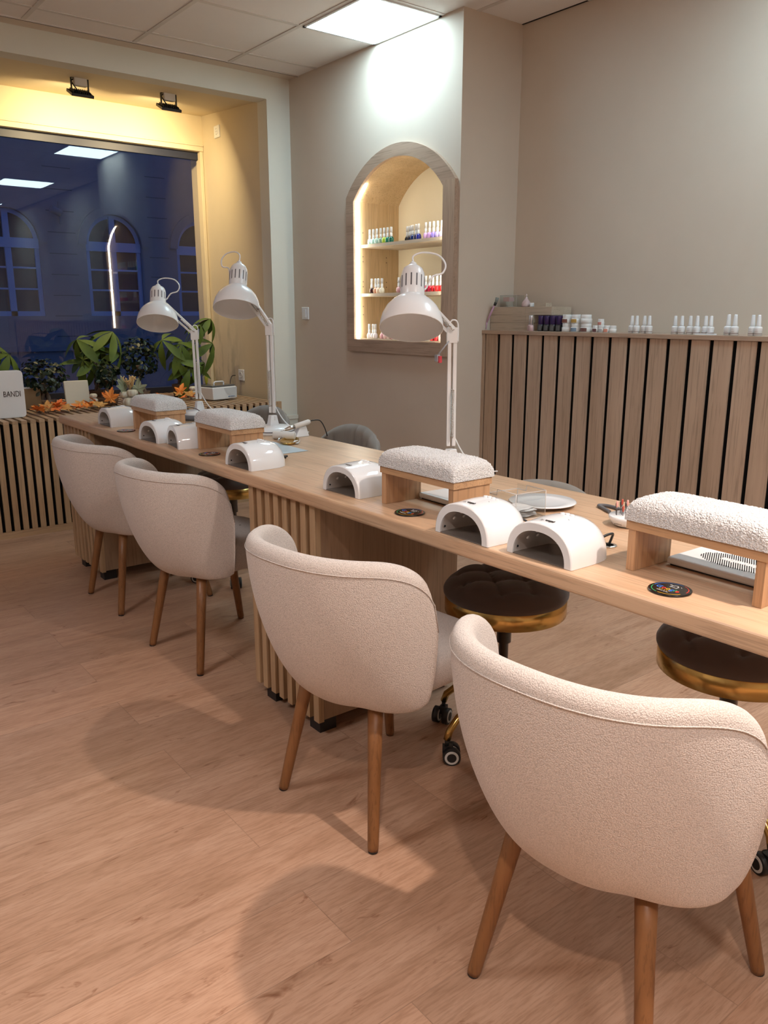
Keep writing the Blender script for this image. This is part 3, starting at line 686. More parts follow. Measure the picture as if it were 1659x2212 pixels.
for k in range(8):
    x, y = [(-.028,.016),(-.022,.022),(-.014,.012),(-.008,.020),(-.004,.004),(.004,.014),(-.020,.004),(.010,.002)][k]; h = [.058,.052,.062,.055,.060,.052,.048,.05][k]
    b = MB(); b.lathe([(.0011,.026),(.0011,h-.012)], 8, 0, Matrix.Translation((x,y,0))); b.lathe([(.0016,h-.013),(.0026,h-.008),(.0026,h),(.001,h+.002)], 10, 1, Matrix.Translation((x,y,0)))
    obj('drill_bit', b, ['dsteel', [mat('bit_pink', (.8,.4,.35), .4), M['dsteel'], mat('bit_red', (.45,.08,.05), .4), M['dsteel']][k % 4]], t)
b = MB(); b.tube(catmull([(1.646,1.13,TZ+.010),(1.675,1.16,TZ+.006),(1.70,1.20,TZ+.005),(1.71,1.245,TZ+.005),(1.695,1.265,TZ+.005),(1.68,1.24,TZ+.005),(1.66,1.205,TZ+.005)]), .0045, 10)
tag(obj('grey_cable', b, 'rubber'), 'thick grey cable curling behind the drill bit stand', 'cable')
b = MB(); b.lathe([(.011,0),(.0175,0),(.0185,.0015),(.0175,.003),(.011,.003)], 32, 0, caps=False); b.lathe([(.0,.0005),(.0112,.0005)], 24, 1, caps=False)
tag(obj('cable_grommet', b, ['steel','felt'], None, (1.418,1.026,TZ)), 'round metal cable grommet in the table behind the nearest nail lamp', 'grommet')
b = MB(); b.tube(catmull([(1.358,1.020,TZ+.018),(1.378,1.010,TZ+.032),(1.404,1.008,TZ+.034),(1.416,1.018,TZ+.020),(1.418,1.026,TZ+.002)]), .0028, 8)
tag(obj('lamp_cord', b, 'black'), 'black cord from the nearest nail lamp into the table grommet', 'cord')
b = MB(); b.tube(catmull([(1.372,1.268,TZ+.010),(1.39,1.262,TZ+.017),(1.402,1.250,TZ+.013),(1.402,1.235,TZ+.003)]), .0028, 8)
tag(obj('lamp_cord', b, 'black'), 'short black cord behind the left of the two near nail lamps', 'cord')
b = MB(); b.tube([(1.412,2.40,TZ+.006),(1.425,2.388,TZ+.006),(1.436,2.383,TZ+.010)], [.005,.006,.003], 8); b.tube([(1.430,2.386,TZ+.001),(1.430,2.386,TZ+.008)], .002, 6)
tag(obj('black_clip', b, 'black'), 'tiny black clip lying behind the lone nail lamp by the pale sheet', 'clip')

# ---- blue-white sheet, gold tray, towel roll, drill handpiece on a holder
b = MB(); b.add([(1.458,2.472,TZ+.0008),(1.578,2.474,TZ+.0008),(1.585,2.74,TZ+.0008),(1.47,2.74,TZ+.0008),(1.458,2.472,TZ+.0016),(1.578,2.474,TZ+.0016),(1.585,2.74,TZ+.0016),(1.47,2.74,TZ+.0016)], [(3,2,1,0),(4,5,6,7),(0,1,5,4),(1,2,6,5),(2,3,7,6),(3,0,4,7)])
tag(obj('pale_sheet', b, leafmat('pale_blue_sheet', (.50,.62,.70), (.62,.72,.80), .35)), 'pale bluish rectangular sheet lying behind the lone nail lamp', 'sheet')
t = thing('gold_tray', 'oval gold tray in front of the middle desk lamp base', 'tray', (1.632,2.690,TZ+.0003), R(-38))
b = MB(); pr = []
for sx, z in ((.02,.002),(.88,.002),(.97,.006),(1.0,.010),(1.02,.010),(.98,.003),(.88,0),(.02,0)): pr.append([Vector((.036*sx*COS(2*PI*k/48), .082*sx*SIN(2*PI*k/48), z)) for k in range(48)])
b.grid(pr, 0, True, True); obj('tray_body', b, 'gold', t)
b = MB(); b.box((-.012,-.05,.0025),(.010,.01,.007)); tag(obj('nail_file_pack', b, 'white', None, (1.655,2.672,TZ), (0,0,R(-38)), bevel=.001), 'small white packet lying in the oval gold tray', 'packet')
b = MB(); b.tube([(-.004,.062,.014),(0,.02,.0125),(.004,-.03,.0125)], [.0012,.0022,.003], 8); b.tube([(.006,.062,.014),(.006,.02,.0125),(.004,-.03,.0125)], [.0012,.0022,.003], 8)
tag(obj('tweezers', b, 'steel', None, (1.601,2.725,TZ), (0,0,R(-38))), 'steel tweezers resting across the left end of the gold tray', 'tweezers')
b = MB(); b.lathe([(.003,0),(.015,0),(.016,.002),(.016,.088),(.015,.09),(.003,.09)], 24, 0, axisT((1.625,2.80,TZ+.0165), (.62,-.78,0))); 
tag(obj('towel_roll', b, 'offwhite'), 'white roll lying between the second hand rest and the gold tray', 'roll')
t = thing('drill_holder', 'white stand beside the middle desk lamp that carries the drill handpiece', 'stand', (1.752,2.80,TZ))
b = MB(); b.add([(-.034,-.02,0),(.03,-.02,0),(.03,.02,0),(-.034,.02,0),(-.012,-.012,.036),(.020,-.012,.046),(.020,.012,.046),(-.012,.012,.036)], [(0,3,2,1),(4,5,6,7),(0,1,5,4),(1,2,6,5),(2,3,7,6),(3,0,4,7)]); obj('stand_body', b, 'gloss', t, bevel=.003)
P0, P1 = Vector((1.675,2.80,TZ+.032)), Vector((1.785,2.775,TZ+.062)); ax = (P1-P0).normalized(); T = axisT(P0, ax)
t = thing('drill_handpiece', 'silver and white nail drill handpiece propped on its white stand', 'nail drill', tuple(P0)); T0 = axisT((0,0,0), ax)
b = MB(); b.lathe([(.001,-.022),(.0015,-.004),(.004,0),(.0065,.008),(.0085,.022),(.0095,.045)], 20, 0, T0); obj('nose', b, 'steel', t)
b = MB(); b.lathe([(.0095,.045),(.0105,.05),(.0105,.108),(.007,.114),(.004,.116)], 20, 0, T0); obj('grip', b, 'offwhite', t)
b = MB(); b.tube(catmull([T0@Vector((0,0,.115)), T0@Vector((0,0,.128)), Vector((.150,-.034,.030)), Vector((.168,-.040,.0)), Vector((.178,-.044,-.035))]), .0022, 8); obj('cord', b, 'black', t)

# ---- desk lamps
def desk_lamp(base, top, rim, tip, label, loop=1, tagged=False):
    base = Vector(base); t = thing('desk_lamp', label, 'desk lamp', tuple(base), 0, 'white spring-arm desk lamps'); B0 = base
    g = lambda v: Vector(v)-B0
    top, rim, tip = g(top), g(rim), g(tip)
    b = MB(); b.lathe([(.088,0),(.090,.003),(.090,.010),(.086,.020),(.070,.030),(.03,.034),(.002,.035)], 48); b.lathe([(.0885,.0105),(.0912,.012),(.0912,.0135),(.0885,.015)], 48, 1, caps=False); obj('base', b, ['white','rubber'], t)
    b = MB(); b.add([(-.022,-.015,.033),(.022,-.015,.033),(.022,.015,.033),(-.022,.015,.033),(-.014,-.012,.075),(.014,-.012,.075),(.014,.012,.075),(-.014,.012,.075)], [(0,3,2,1),(4,5,6,7),(0,1,5,4),(1,2,6,5),(2,3,7,6),(3,0,4,7)])
    obj('base_socket', b, 'white', t, bevel=.002)
    ad = Vector((rim.x+(tip.x-rim.x)*.62-top.x, rim.y+(tip.y-rim.y)*.62-top.y, 0)).normalized(); sd = Vector((-ad.y, ad.x, 0))
    j = Vector((0,0,.085)); hgt = top
    for s, w_ in ((-.008,.0055),(.009,.0055)):
        b = MB(); T = axisT(j+ad*s, (hgt-j), sd); ln = (hgt-j).length; b.box((-w_,-.0055,0),(w_,.0055,ln), 0, T); obj('lower_arm', b, 'white', t, bevel=.001)
    b = MB(); b.box((-.016,-.007,-.03),(.016,.007,-.012), 0, axisT(j, (0,0,1), ad)); obj('base_joint', b, 'white', t, bevel=.001)
    b = MB(); b.box((-.015,-.008,-.034),(.018,.008,.012), 0, axisT(hgt, (0,0,1), ad)); obj('elbow_joint', b, 'white', t, bevel=.001)
    # springs
    for s in (-1, 1):
        a0 = j+sd*s*.022+Vector((0,0,.030)); a1 = j+sd*s*.020+Vector((0,0,.175)); pts = []
        for k in range(0, 241): q = k/240; pts.append(a0.lerp(a1, q)+Vector((.0032*COS(k*.9), .0032*SIN(k*.9), 0)))
        b = MB(); b.tube(pts, .0010, 5); b.tube([a0-sd*s*.022, a0+sd*s*.004], .0022, 8); b.tube([a1-sd*s*.020, a1+sd*s*.004], .0022, 8); obj('spring', b, 'steel', t)
    axis = (tip-rim); Lh = axis.length; ax = axis.normalized(); neck = rim+ax*(.094+.03)
    att = neck+(hgt-neck).normalized()*.036
    perp = (hgt-att).normalized().cross(sd).normalized()
    for s in (-.010, .011):
        A, Bq = att+perp*s*1.2, hgt+perp*s; b = MB(); T = axisT(A, Bq-A, sd); b.box((-.0055,-.0045,0),(.0055,.0045,(Bq-A).length), 0, T); obj('upper_arm', b, 'white', t, bevel=.001)
    for s in (-1, 1):
        a0 = hgt+sd*s*.017+Vector((0,0,.004)); a1 = a0.lerp(att+sd*s*.017, .42)+Vector((0,0,.004)); pts = []
        for k in range(0, 121): q = k/120; pts.append(a0.lerp(a1, q)+Vector((.0030*COS(k*.9), 0, .0030*SIN(k*.9))))
        b = MB(); b.tube(pts, .0011, 5); b.tube([a1-sd*s*.017, a1+sd*s*.004], .0024, 8); obj('spring', b, 'steel', t)
    T = axisT(rim, ax, ad); r = .0945
    b = MB(); b.lathe([(r*.985,.002),(r*.99,.0),(r,.0005),(r,.004),(r*.985,.018),(r*.93,.040),(r*.82,.062),(r*.66,.080),(r*.48,.094),(r*.42,.098),(r*.40,.097),(r*.46,.091),(r*.64,.077),(r*.80,.059),(r*.91,.038),(r*.965,.018),(r*.985,.002)], 64, 0, T, caps=False); obj('shade', b, 'white', t)
    nr = .0365; hh = Lh-.098
    b = MB(); b.lathe([(nr*.98,.096),(nr,.099),(nr,.098+hh*.62),(nr*.95,.098+hh*.75),(nr*.8,.098+hh*.88),(nr*.5,.098+hh*.97),(.011,.098+hh),(.011,.098+hh*1.06),(.008,.098+hh*1.10),(.001,.098+hh*1.11)], 40, 0, T, caps=False)
    so = obj('socket_housing', b, 'white', t)
    b = MB()
    for k in range(14):
        a = 2*PI*k/14; Tm = T @ Matrix.Rotation(a, 4, 'Z') @ Matrix.Translation((nr+.0001,0,.098+hh*.42)); w_, h_ = .0021, hh*.19; pl = []
        for q in range(16):
            an = 2*PI*q/16; pl.append((.0003, w_*COS(an), (h_-w_)*(1 if SIN(an) > 0 else -1)+w_*SIN(an)))
        b.add(pl, [tuple(range(16))], 0, False, Tm)
    obj('vent_slots', b, 'rubber', so)
    b = MB(); sdv = ad if loop > 0 else -ad; tp = T @ Vector((0,0,.098+hh*1.1))
    side = -ad if loop > 0 else ad
    ed = T @ Vector((0,0,.098+hh*.30)); ed = ed+side*nr
    if loop > 0: pts = [tp, tp+ax*.022, tp+ax*.034+side*.03, tp+ax*.026+side*.075, tp-ax*.004+side*.098, tp-ax*.034+side*.090, tp-ax*.046+side*.06, ed+side*.004, ed-side*.004]
    else: pts = [tp, tp+ax*.03, tp+ax*.045-side*(-.025), tp+ax*.038+side*.065, tp+ax*.012+side*.088, tp-ax*.02+side*.082, tp-ax*.03+side*.05, ed+side*.004, ed]
    b.tube(catmull(pts, 8), .0028, 10); obj('cable', b, 'white', t)
    b = MB(); b.tube(catmull([hgt+ad*.012+Vector((0,0,-.01)), hgt+ad*.010+Vector((0,0,.02)), hgt+Vector((0,0,.034)), hgt-ad*.016+Vector((0,0,.024)), hgt-ad*.018+Vector((0,0,-.03))]), .0022, 8)
    obj('arm_cable', b, 'white', t)
    b = MB(); b.tube(catmull([Vector((.012,.0,.115)), Vector((.03,-.015,.07)), Vector((.052,-.03,.036)), Vector((.075,-.05,.020)), Vector((.098,-.07,.004)), Vector((.12,-.09,.003))]), .0022, 8); obj('supply_cable', b, 'white', t)
    return t
d3 = desk_lamp((1.712,1.852,TZ), (1.709,1.852,1.196), (1.566,1.876,1.206), (1.628,1.944,1.388), 'white desk lamp nearest the camera, in front of the arched niche', 1)
b = MB(); b.tube([(1.690,1.846,1.168),(1.672,1.857,1.142),(1.660,1.862,1.126)], [.002,.0022,.003], 8); b.box((1.652,1.856,1.108),(1.664,1.868,1.128)); tag(obj('cable_tie_tag', b, mat('tag_grey', (.33,.34,.37), .5)), 'grey tag strip hanging from the joint of the nearest desk lamp', 'tag')
o = bpy.data.objects['cable_tie_tag']; b = MB(); b.box((1.656,1.850,1.104),(1.666,1.856,1.124)); obj('red_tip', b, mat('tag_red', (.55,.05,.07), .5), o, label='small red tip')
desk_lamp((1.712,2.952,TZ), (1.709,2.948,1.196), (1.607,3.034,1.263), (1.663,3.100,1.446), 'white desk lamp in the middle, tall against the pale pillar', -1)
desk_lamp((1.712,3.655,TZ), (1.708,3.655,1.160), (1.545,3.696,1.202), (1.590,3.770,1.372), 'white desk lamp farthest away, in front of the dark window', 1)
b = MB(); b.tube(catmull([(1.56,3.53,TZ+.016),(1.60,3.50,TZ+.014),(1.64,3.49,TZ+.012)]), [.010]*2+[.012]*9+[.008]*2, 10); tag(obj('grey_handpiece', b, 'rubber'), 'grey drill handpiece lying beside the base of the farthest desk lamp', 'nail drill')
b = MB(); b.tube(catmull([(1.56,3.54,TZ+.02),(1.60,3.60,TZ+.05),(1.66,3.60,TZ+.05),(1.70,3.53,TZ+.008)]), .0022, 8); tag(obj('thin_wire', b, 'rubber'), 'thin dark cord arching beside the base of the farthest desk lamp', 'cord')

# ================================================================ POLISH BOTTLES IN THE NICHE
def col_mat(n, c): return mat(n, c, .15, coat=.4)
WORD = ['first','second','third','fourth','fifth','sixth','seventh','eighth','ninth','tenth','eleventh','twelfth','thirteenth','fourteenth']
def bottle(x, y, z, c, label, group, s=1.0, cmat=None):
    t = thing('polish_bottle', label, 'nail polish', (x,y,z), 0, group)
    b = MB(); b.lathe([(.012*s,0),(.0145*s,.002),(.0155*s,.012),(.015*s,.022),(.012*s,.030),(.007*s,.034)], 20); obj('body', b, cmat or col_mat('polish', c), t)
    b = MB(); b.lathe([(.0075*s,.033),(.0078*s,.036),(.0076*s,.053),(.0058*s,.0555),(.0058*s,.0575),(.0074*s,.059),(.0070*s,.086),(.006*s,.088)], 16); obj('cap', b, 'white', t)
    return t
G1 = [('palest mint',(.62,.80,.76)),('very pale mint',(.50,.74,.68)),('light mint',(.42,.62,.54)),('sage green',(.26,.40,.32)),('lime green',(.42,.62,.05)),('emerald green',(.0,.20,.12)),('dark green',(.0,.12,.08))]
for (n_, c), y in zip(G1, [4.167,4.131,4.096,4.057,4.023,3.99,3.956]): bottle(3.142, y, 1.6585, c, n_+' polish bottle in the green row on the top niche shelf', 'green polish bottles on the top niche shelf')
for i, (y, c, n_) in enumerate(zip([3.883,3.849,3.823,3.796,3.754,3.72], [(.01,.01,.012),(.015,.012,.02),(.012,.015,.05),(.01,.03,.16),(.01,.015,.08),(.01,.02,.28)], ['jet black','soft black','blue-black','navy','midnight blue','royal blue'])):
    bottle(3.205-.01*i, y, 1.6585, c, n_+' polish bottle, '+WORD[i]+' of the dark bottles on the top niche shelf', 'dark polish bottles on the top niche shelf')
for i, (y, c, n_) in enumerate(zip([3.645,3.612,3.578,3.545,3.511,3.478], [(.62,.38,.70),(.55,.32,.68),(.34,.26,.80),(.52,.42,.80),(.62,.52,.80),(.66,.60,.80)], ['pink lilac','orchid','violet','lavender','pale lavender','faint lilac'])):
    bottle(3.145, y, 1.6585, c, n_+' polish bottle, '+WORD[i]+' of the lilac bottles on the top niche shelf', 'lilac polish bottles on the top niche shelf')
for i, (y, c, n_) in enumerate(zip([4.149,4.109,4.081,4.046], [(.03,.006,.006),(.72,.32,.20),(.80,.60,.44),(.80,.74,.60)], ['dark maroon','peach','pale nude','clear cream'])):
    bottle(3.142, y, 1.3685, c, n_+' polish bottle at the left of the middle niche shelf', 'nude polish bottles on the middle niche shelf')
for y, c, n_ in ((3.884,(.62,.34,.36),'dusty pink'),(3.849,(.66,.30,.34),'rose pink')): bottle(3.142, y, 1.3685, c, n_+' polish bottle on the middle niche shelf beside the lamp socket', 'pink polish bottles on the middle niche shelf')
for i, (y, c, n_) in enumerate(zip([3.635,3.602,3.574,3.541,3.508,3.475], [(.45,.02,.06),(.55,.02,.06),(.60,.01,.02),(.78,.02,.02),(.80,.01,.01),(.80,.015,.015)], ['wine','deep red','crimson','scarlet','bright red','vivid red'])):
    bottle(3.142, y, 1.3685, c, n_+' polish bottle, '+WORD[i]+' of the red bottles on the middle niche shelf', 'red polish bottles on the middle niche shelf')
for i, y in enumerate([4.161,4.122,4.098]): bottle(3.13, y, 1.0955, (.82,.74,.74), 'white polish bottle, '+WORD[i]+' from the left on the niche floor', 'white polish bottles on the niche floor')
for i, (y, c) in enumerate(zip([4.03,3.995,3.963,3.927,3.56,3.525,3.49], [(.80,.42,.45),(.78,.50,.48),(.80,.60,.55),(.75,.2,.25),(.80,.04,.05),(.75,.03,.04),(.72,.5,.45)])): bottle(3.13, y, 1.0955, c, ['rose','salmon','blush','coral','red','dark red','beige pink'][i]+' polish bottle on the niche floor below the shelves', 'coloured polish bottles on the niche floor', .95)

# ================================================================ LEDGE OF THE SLATTED COVER
ZL = 1.1582; WB = mat('white_bottle', (.74,.72,.71), .3)
def white_bottle(y, x, s, label, group):
    t = thing('white_bottle', label, 'nail polish', (x,y,ZL), R(0), group)
    b = MB(); b.lathe([(.0135*s,0),(.015*s,.002),(.015*s,.029*s),(.0135*s,.034*s),(.008*s,.036*s)], 20); obj('body', b, WB, t)
    b = MB(); b.lathe([(.0088*s,.036*s),(.0088*s,.040*s),(.0062*s,.078*s),(.0055*s,.080*s)], 16); obj('cap', b, 'white', t)
    b = MB(); b.lathe([(.0152*s,.0075*s),(.0152*s,.0095*s)], 20, 0, caps=False); obj('label_band', b, mat('label_line', (.20,.12,.10), .5), t)
    b = MB(); b.lathe([(.00205*s,0),(.0021*s,.0003)], 6, 0, axisT((-.0150*s,.003*s,.020*s), (-1,0,0))); b.box((-.0154*s,-.007*s,.0155*s),(-.0149*s,.006*s,.0165*s)); b.box((-.0154*s,-.005*s,.0235*s),(-.0149*s,.006*s,.0240*s)); obj('label_print', b, mat('label_print', (.45,.33,.31), .6), t)
for grp, ys_, s_ in (('left', [2.364,2.329,2.296,2.261], 1.0), ('middle', [2.135,2.094,2.060,2.019,1.986,1.954], 1.0), ('right', [1.881,1.844], 1.08), ('rightmost', [1.773,1.741], 1.06)):
    for i, y in enumerate(ys_): white_bottle(y, 3.33-.012*(i%2), s_, 'white capped bottle on the slatted ledge, %s of the %s group counted from the left' % (WORD[i], grp), 'white bottles on the slatted ledge')
b = MB(); b.box((-.012,-.045,0),(.012,.045,.006)); tag(obj('white_file', b, 'gloss', None, (3.300,1.965,ZL)), 'flat glossy white strip lying before the right bottles on the ledge', 'nail file')
def jar(y, z, r, h, lab, body=(.76,.74,.72), lid=(.80,.80,.79), stripe=None, frac=.55, group='cosmetic jars on the slatted ledge', x=3.325, name='cosmetic_jar'):
    t = thing(name, lab, 'jar', (x,y,ZL+z), 0, group); hb = h*frac
    b = MB(); b.lathe([(r*.94,0),(r,.0015),(r,hb-.0015),(r*.9,hb)], 28); obj('body', b, mat('jar_body', body, .3), t)
    b = MB(); b.lathe([(r*.86,hb),(r*.88,hb+.001),(r*.88,h-.0015),(r*.84,h)], 28); obj('lid', b, mat('jar_lid', lid, .3), t)
    if stripe:
        rows = [[Vector((-(r+.0004)*COS(R(a)), (r+.0004)*SIN(R(a)), zz)) for a in range(-42, 43, 12)] for zz in (hb*.12, hb*.88)]
        b = MB(); b.grid(rows); obj('label', b, mat('jar_label', stripe, .5), t)
    return t
for i, y in enumerate([2.920,2.878,2.838,2.797]): jar(y, 0, .0190, .079, 'black jar with dark purple lid, %s from the left on the ledge' % WORD[i], (.012,.012,.013), (.030,.010,.075), (.10,.10,.10), .44, 'purple lidded jars on the ledge')
b0 = ['left','middle','right']
for i, (y, r) in enumerate(((2.748,.0255),(2.690,.0260),(2.626,.0285))):
    jar(y, 0, r, .042, 'white jar in the bottom row of the stacked jars, %s one' % b0[i], stripe=[None,(.22,.30,.40),(.16,.07,.06)][i])
    jar(y+.002, .0425, r-.0005, .042, 'white jar in the top row of the stacked jars, %s one' % b0[i], stripe=[(.20,.08,.06),(.50,.32,.08),None][i])
for i, (y, st_) in enumerate(((2.567,(.14,.05,.05)),(2.533,(.45,.45,.45)),(2.500,(.70,.28,.20)),(2.466,None))):
    jar(y, 0, .0170, .033, 'small white jar right of the stacked jars, %s from the left' % WORD[i], stripe=st_, frac=.6)
jar(2.545, .0335, .0160, .030, 'small white jar with pink label standing on top of two small jars', stripe=(.55,.22,.18), frac=.6, x=3.333)
for i, y in enumerate((2.985,2.957)):
    t = thing('pink_polish_bottle', 'pale pink bottle with silver cap beside the wooden trays, %s one' % ['left','right'][i], 'nail polish', (3.29+.02*(1-i),y,ZL), 0, 'pale pink bottles on the ledge')
    b = MB(); b.lathe([(.012,0),(.0135,.002),(.0135,.028),(.006,.032)], 18); obj('body', b, mat('pale_pink_glass', (.62,.42,.42), .15), t)
    b = MB(); b.lathe([(.0072,.032),(.0072,.078),(.006,.08)], 16); obj('cap', b, 'foil', t)
for i, (y0, y1, z0, z1, lab) in enumerate(((2.968,3.288,0,.0405,'lowest'),(2.970,3.286,.0415,.082,'middle'),(2.850,3.284,.083,.124,'topmost, longer'))):
    t = thing('wooden_tray', 'pale wooden tray in the ledge corner, %s of the stack' % lab, 'tray', (3.32,y0,ZL+z0), 0, 'pale wooden trays in the ledge corner'); h = z1-z0; L_ = y1-y0; D_ = .155
    b = MB(); b.box((.006,.006,0),(D_-.006,L_-.006,.005)); obj('bottom', b, 'crate', t)
    for a, c in (((0,0,0),(.006,L_,h)), ((D_-.006,0,0),(D_,L_,h)), ((.006,0,0),(D_-.006,.006,h)), ((.006,L_-.006,0),(D_-.006,L_,h)), ((-.0008,L_*.18 if i<2 else 3.03-y0,.001),(0,L_*.18+.0012 if i<2 else 3.0312-y0,h-.001))):
        obj('side', MB().box(a, c), 'crate', t)
    b = MB(); b.box((.006,.006,h-.004),(D_-.006,L_-.006,h-.001)); obj('insert', b, 'crate', t)
ZT = ZL+.1245
t = thing('clear_case', 'clear plastic case with pink contents on the stacked wooden trays', 'box', (3.37,3.268,ZT))
b = MB()
for a, c in (((0,-.125,0),(.0015,0,.062)), ((.06,-.125,0),(.0615,0,.062)), ((0,-.125,0),(.0615,-.1235,.062)), ((0,-.0015,0),(.0615,0,.062)), ((0,-.125,.0605),(.0615,0,.062))): b.box(a, c)
obj('shell', b, 'acrylic', t)
b = MB(); b.box((.01,-.06,.03),(.05,-.015,.052)); obj('contents', b, mat('pale_pink_pad', (.68,.48,.47), .6), t)
b = MB(); b.tube([(0,-.125,0),(0,0,0),(0,0,.062),(0,-.125,.062),(0,-.125,0)], .0009, 5); obj('edges', b, 'acryl_edge', t)
t = thing('glass_dropper_bottle', 'small pinkish glass bottle on the stacked wooden trays', 'bottle', (3.39,3.09,ZT))
b = MB(); b.lathe([(.022,0),(.026,.003),(.024,.022),(.012,.038),(.006,.046),(.004,.062),(.0015,.068)], 24); obj('body', b, mat('rose_glass', (.62,.48,.48), .1), t)
b = MB(); b.lathe([(.004,.050),(.006,.055),(.004,.060),(.001,.070)], 12); obj('stopper', b, 'steel', t)
b = MB(); b.lathe([(.011,0),(.012,.001),(.012,.020),(.011,.021)], 20); tag(obj('small_jar', b, 'white', None, (3.385,3.045,ZT)), 'tiny white jar on the stacked wooden trays', 'jar')
b = MB(); b.box((0,-.075,0),(.05,0,.003)); 
for a, c in (((0,-.075,.003),(.002,0,.02)), ((.048,-.075,.003),(.05,0,.02)), ((.002,-.075,.003),(.048,-.073,.02)), ((.002,-.002,.003),(.048,0,.02))): b.box(a, c)
tag(obj('small_tray', b, 'crate', None, (3.37,3.010,ZT)), 'small open box at the right on the stacked wooden trays', 'box')
t = thing('dust_brush', 'brush with pink handle leaning on the wooden trays in the ledge corner', 'brush', (3.300,3.286,ZL+.002))
b = MB(); b.tube([(-.01,-.001,.040),(-.006,-.02,.082),(.0,-.046,.132)], [.004,.0055,.0045], 10); b.tube([(-.012,.002,.003),(-.01,-.001,.040)], [.002,.004], 8); obj('handle', b, mat('pink_handle', (.60,.36,.52), .3), t)
b = MB(); b.tube([(.0,-.046,.130),(.003,-.052,.146)], [.007,.0085], 10); obj('ferrule', b, 'black', t)
b = MB(); b.tube([(.003,-.052,.146),(.006,-.060,.172)], [.0075,.010], 10); obj('bristles', b, mat('grey_bristle', (.25,.28,.26), .9), t)

# ================================================================ WALL FITTINGS
def plate(name, label, cat, loc, rz, socket):
    t = thing(name, label, cat, loc, rz)
    b = MB(); b.box((-.0405,0,-.0405),(.0405,.009,.0405)); obj('cover_plate', b, 'white', t, bevel=.003)
    if socket:
        b = MB(); b.lathe([(.0215,0),(.0205,-.003),(.0195,-.003),(.0190,.004),(0,.004)], 28, 0, axisT((0,-.0002,0), (0,1,0)), caps=False); obj('socket_ring', b, 'white', t)
        b = MB()
        for x in (-.0095,.0095): b.lathe([(.0024,0),(.0024,.001)], 10, 0, axisT((x,-.0015,0), (0,-1,0)))
        b.box((-.004,-.0028,.017),(.004,-.001,.020)); b.box((-.004,-.0028,-.020),(.004,-.001,-.017)); obj('contacts', b, 'dsteel', t)
    else:
        b = MB(); b.box((-.015,-.005,-.027),(.015,.0,.027)); obj('rocker', b, 'gloss', t, rot=(R(3),0,0), bevel=.002)
    return t
plate('light_switch', 'white light switch on the right wall between pillar and niche', 'light switch', (X0-.009, 4.802, 1.248), R(-90), False)
plate('wall_socket', 'white wall socket high on the window bay jamb', 'socket', (XJ-.009, 5.645, 2.505), R(-90), True)
plate('wall_socket', 'white wall socket low on the window bay jamb with a black plug', 'socket', (XJ-.009, 5.43, .803), R(-90), True)
t = thing('power_plug', 'black plug with cord in the low socket of the window bay', 'plug', (XJ-.014, 5.43, .803))
b = MB(); b.lathe([(.002,-.0),(.019,.0),(.019,.012),(.012,.020),(.008,.038),(.004,.042)], 20, 0, axisT((0,0,0), (-1,0,0))); obj('plug_body', b, 'black', t)
b = MB(); b.tube(catmull([(-.04,0,0),(-.075,-.01,-.004),(-.115,-.06,-.04),(-.135,-.10,-.09),(-.14,-.13,-.134)]), .003, 8); obj('cord', b, 'black', t)

# ================================================================ ON THE WINDOW BENCH
ZB = BZ+.0003
t = thing('brand_display_box', 'white rounded display board lettered BANDI on the window bench', 'display board', (1.246,4.965,ZB))
b = MB(); w_, h_, r_ = .40, .268, .022; P = []
for cx, cz, a0 in ((-r_, r_, -90), (-r_, h_-r_, 0), (-w_+r_, h_-r_, 90), (-w_+r_, r_, 180)):
    for k in range(7): a = R(a0+15*k); P.append((cx+r_*COS(a), cz+r_*SIN(a)))
n = len(P); b.add([(x,0,z) for x, z in P]+[(x,.045,z) for x, z in P], [tuple(range(n)), tuple(reversed(range(n,2*n)))]+[(i,n+i,n+(i+1)%n,(i+1)%n) for i in range(n)])
obj('board', b, 'white', t, bevel=.004, seg=3)
text('BANDI', .046, ['dsteel'], t, (-.068,-.0012,.135), (R(90),0,0), 'lettering', .0004, sx=.70)
b = MB(); b.box((0,0,0),(.155,.02,.165)); tag(obj('blank_board', b, mat('cream_board', (.62,.57,.47), .6), None, (1.575,5.30,ZB+.004), (R(-9),0,0), bevel=.006), 'blank cream board standing behind the maple leaves on the bench', 'board')
# ultrasonic cleaner
t = thing('ultrasonic_cleaner', 'white box-shaped cleaner with grey lid on the right of the bench', 'cleaning device', (2.485,5.075,ZB), R(14))
b = MB(); b.add([(0,0,.006),(.205,0,.006),(.205,.13,.006),(0,.13,.006),(-.006,-.004,.092),(.211,-.004,.092),(.211,.134,.092),(-.006,.134,.092)], [(0,3,2,1),(4,5,6,7),(0,1,5,4),(1,2,6,5),(2,3,7,6),(3,0,4,7)]); obj('body', b, 'white', t, bevel=.008, seg=3)
b = MB(); b.box((.0,.004,.0925),(.205,.128,.104)); obj('lid', b, mat('smoky_lid', (.10,.10,.10), .15), t, bevel=.006)
b = MB(); b.tube(catmull([(.06,.06,.103),(.06,.06,.118),(.075,.06,.124),(.13,.06,.124),(.145,.06,.118),(.145,.06,.103)]), .0055, 8); obj('handle', b, 'white', t)
b = MB(); b.add([(.09,-.0042,.085),(.209,-.0042,.085),(.207,-.003,.012),(.12,-.003,.04)], [(0,3,2,1)]); obj('front_panel', b, mat('pale_grey_panel', (.58,.59,.60), .3), t)
b = MB(); b.box((.13,-.0062,.020),(.140,-.004,.028)); b.box((.144,-.0062,.022),(.185,-.004,.026)); obj('logo_mark', b, mat('blue_mark', (.15,.25,.42), .4), t)
b = MB(); b.box((0,0,0),(.006,.006,.05)); bpy.data.meshes  # keep
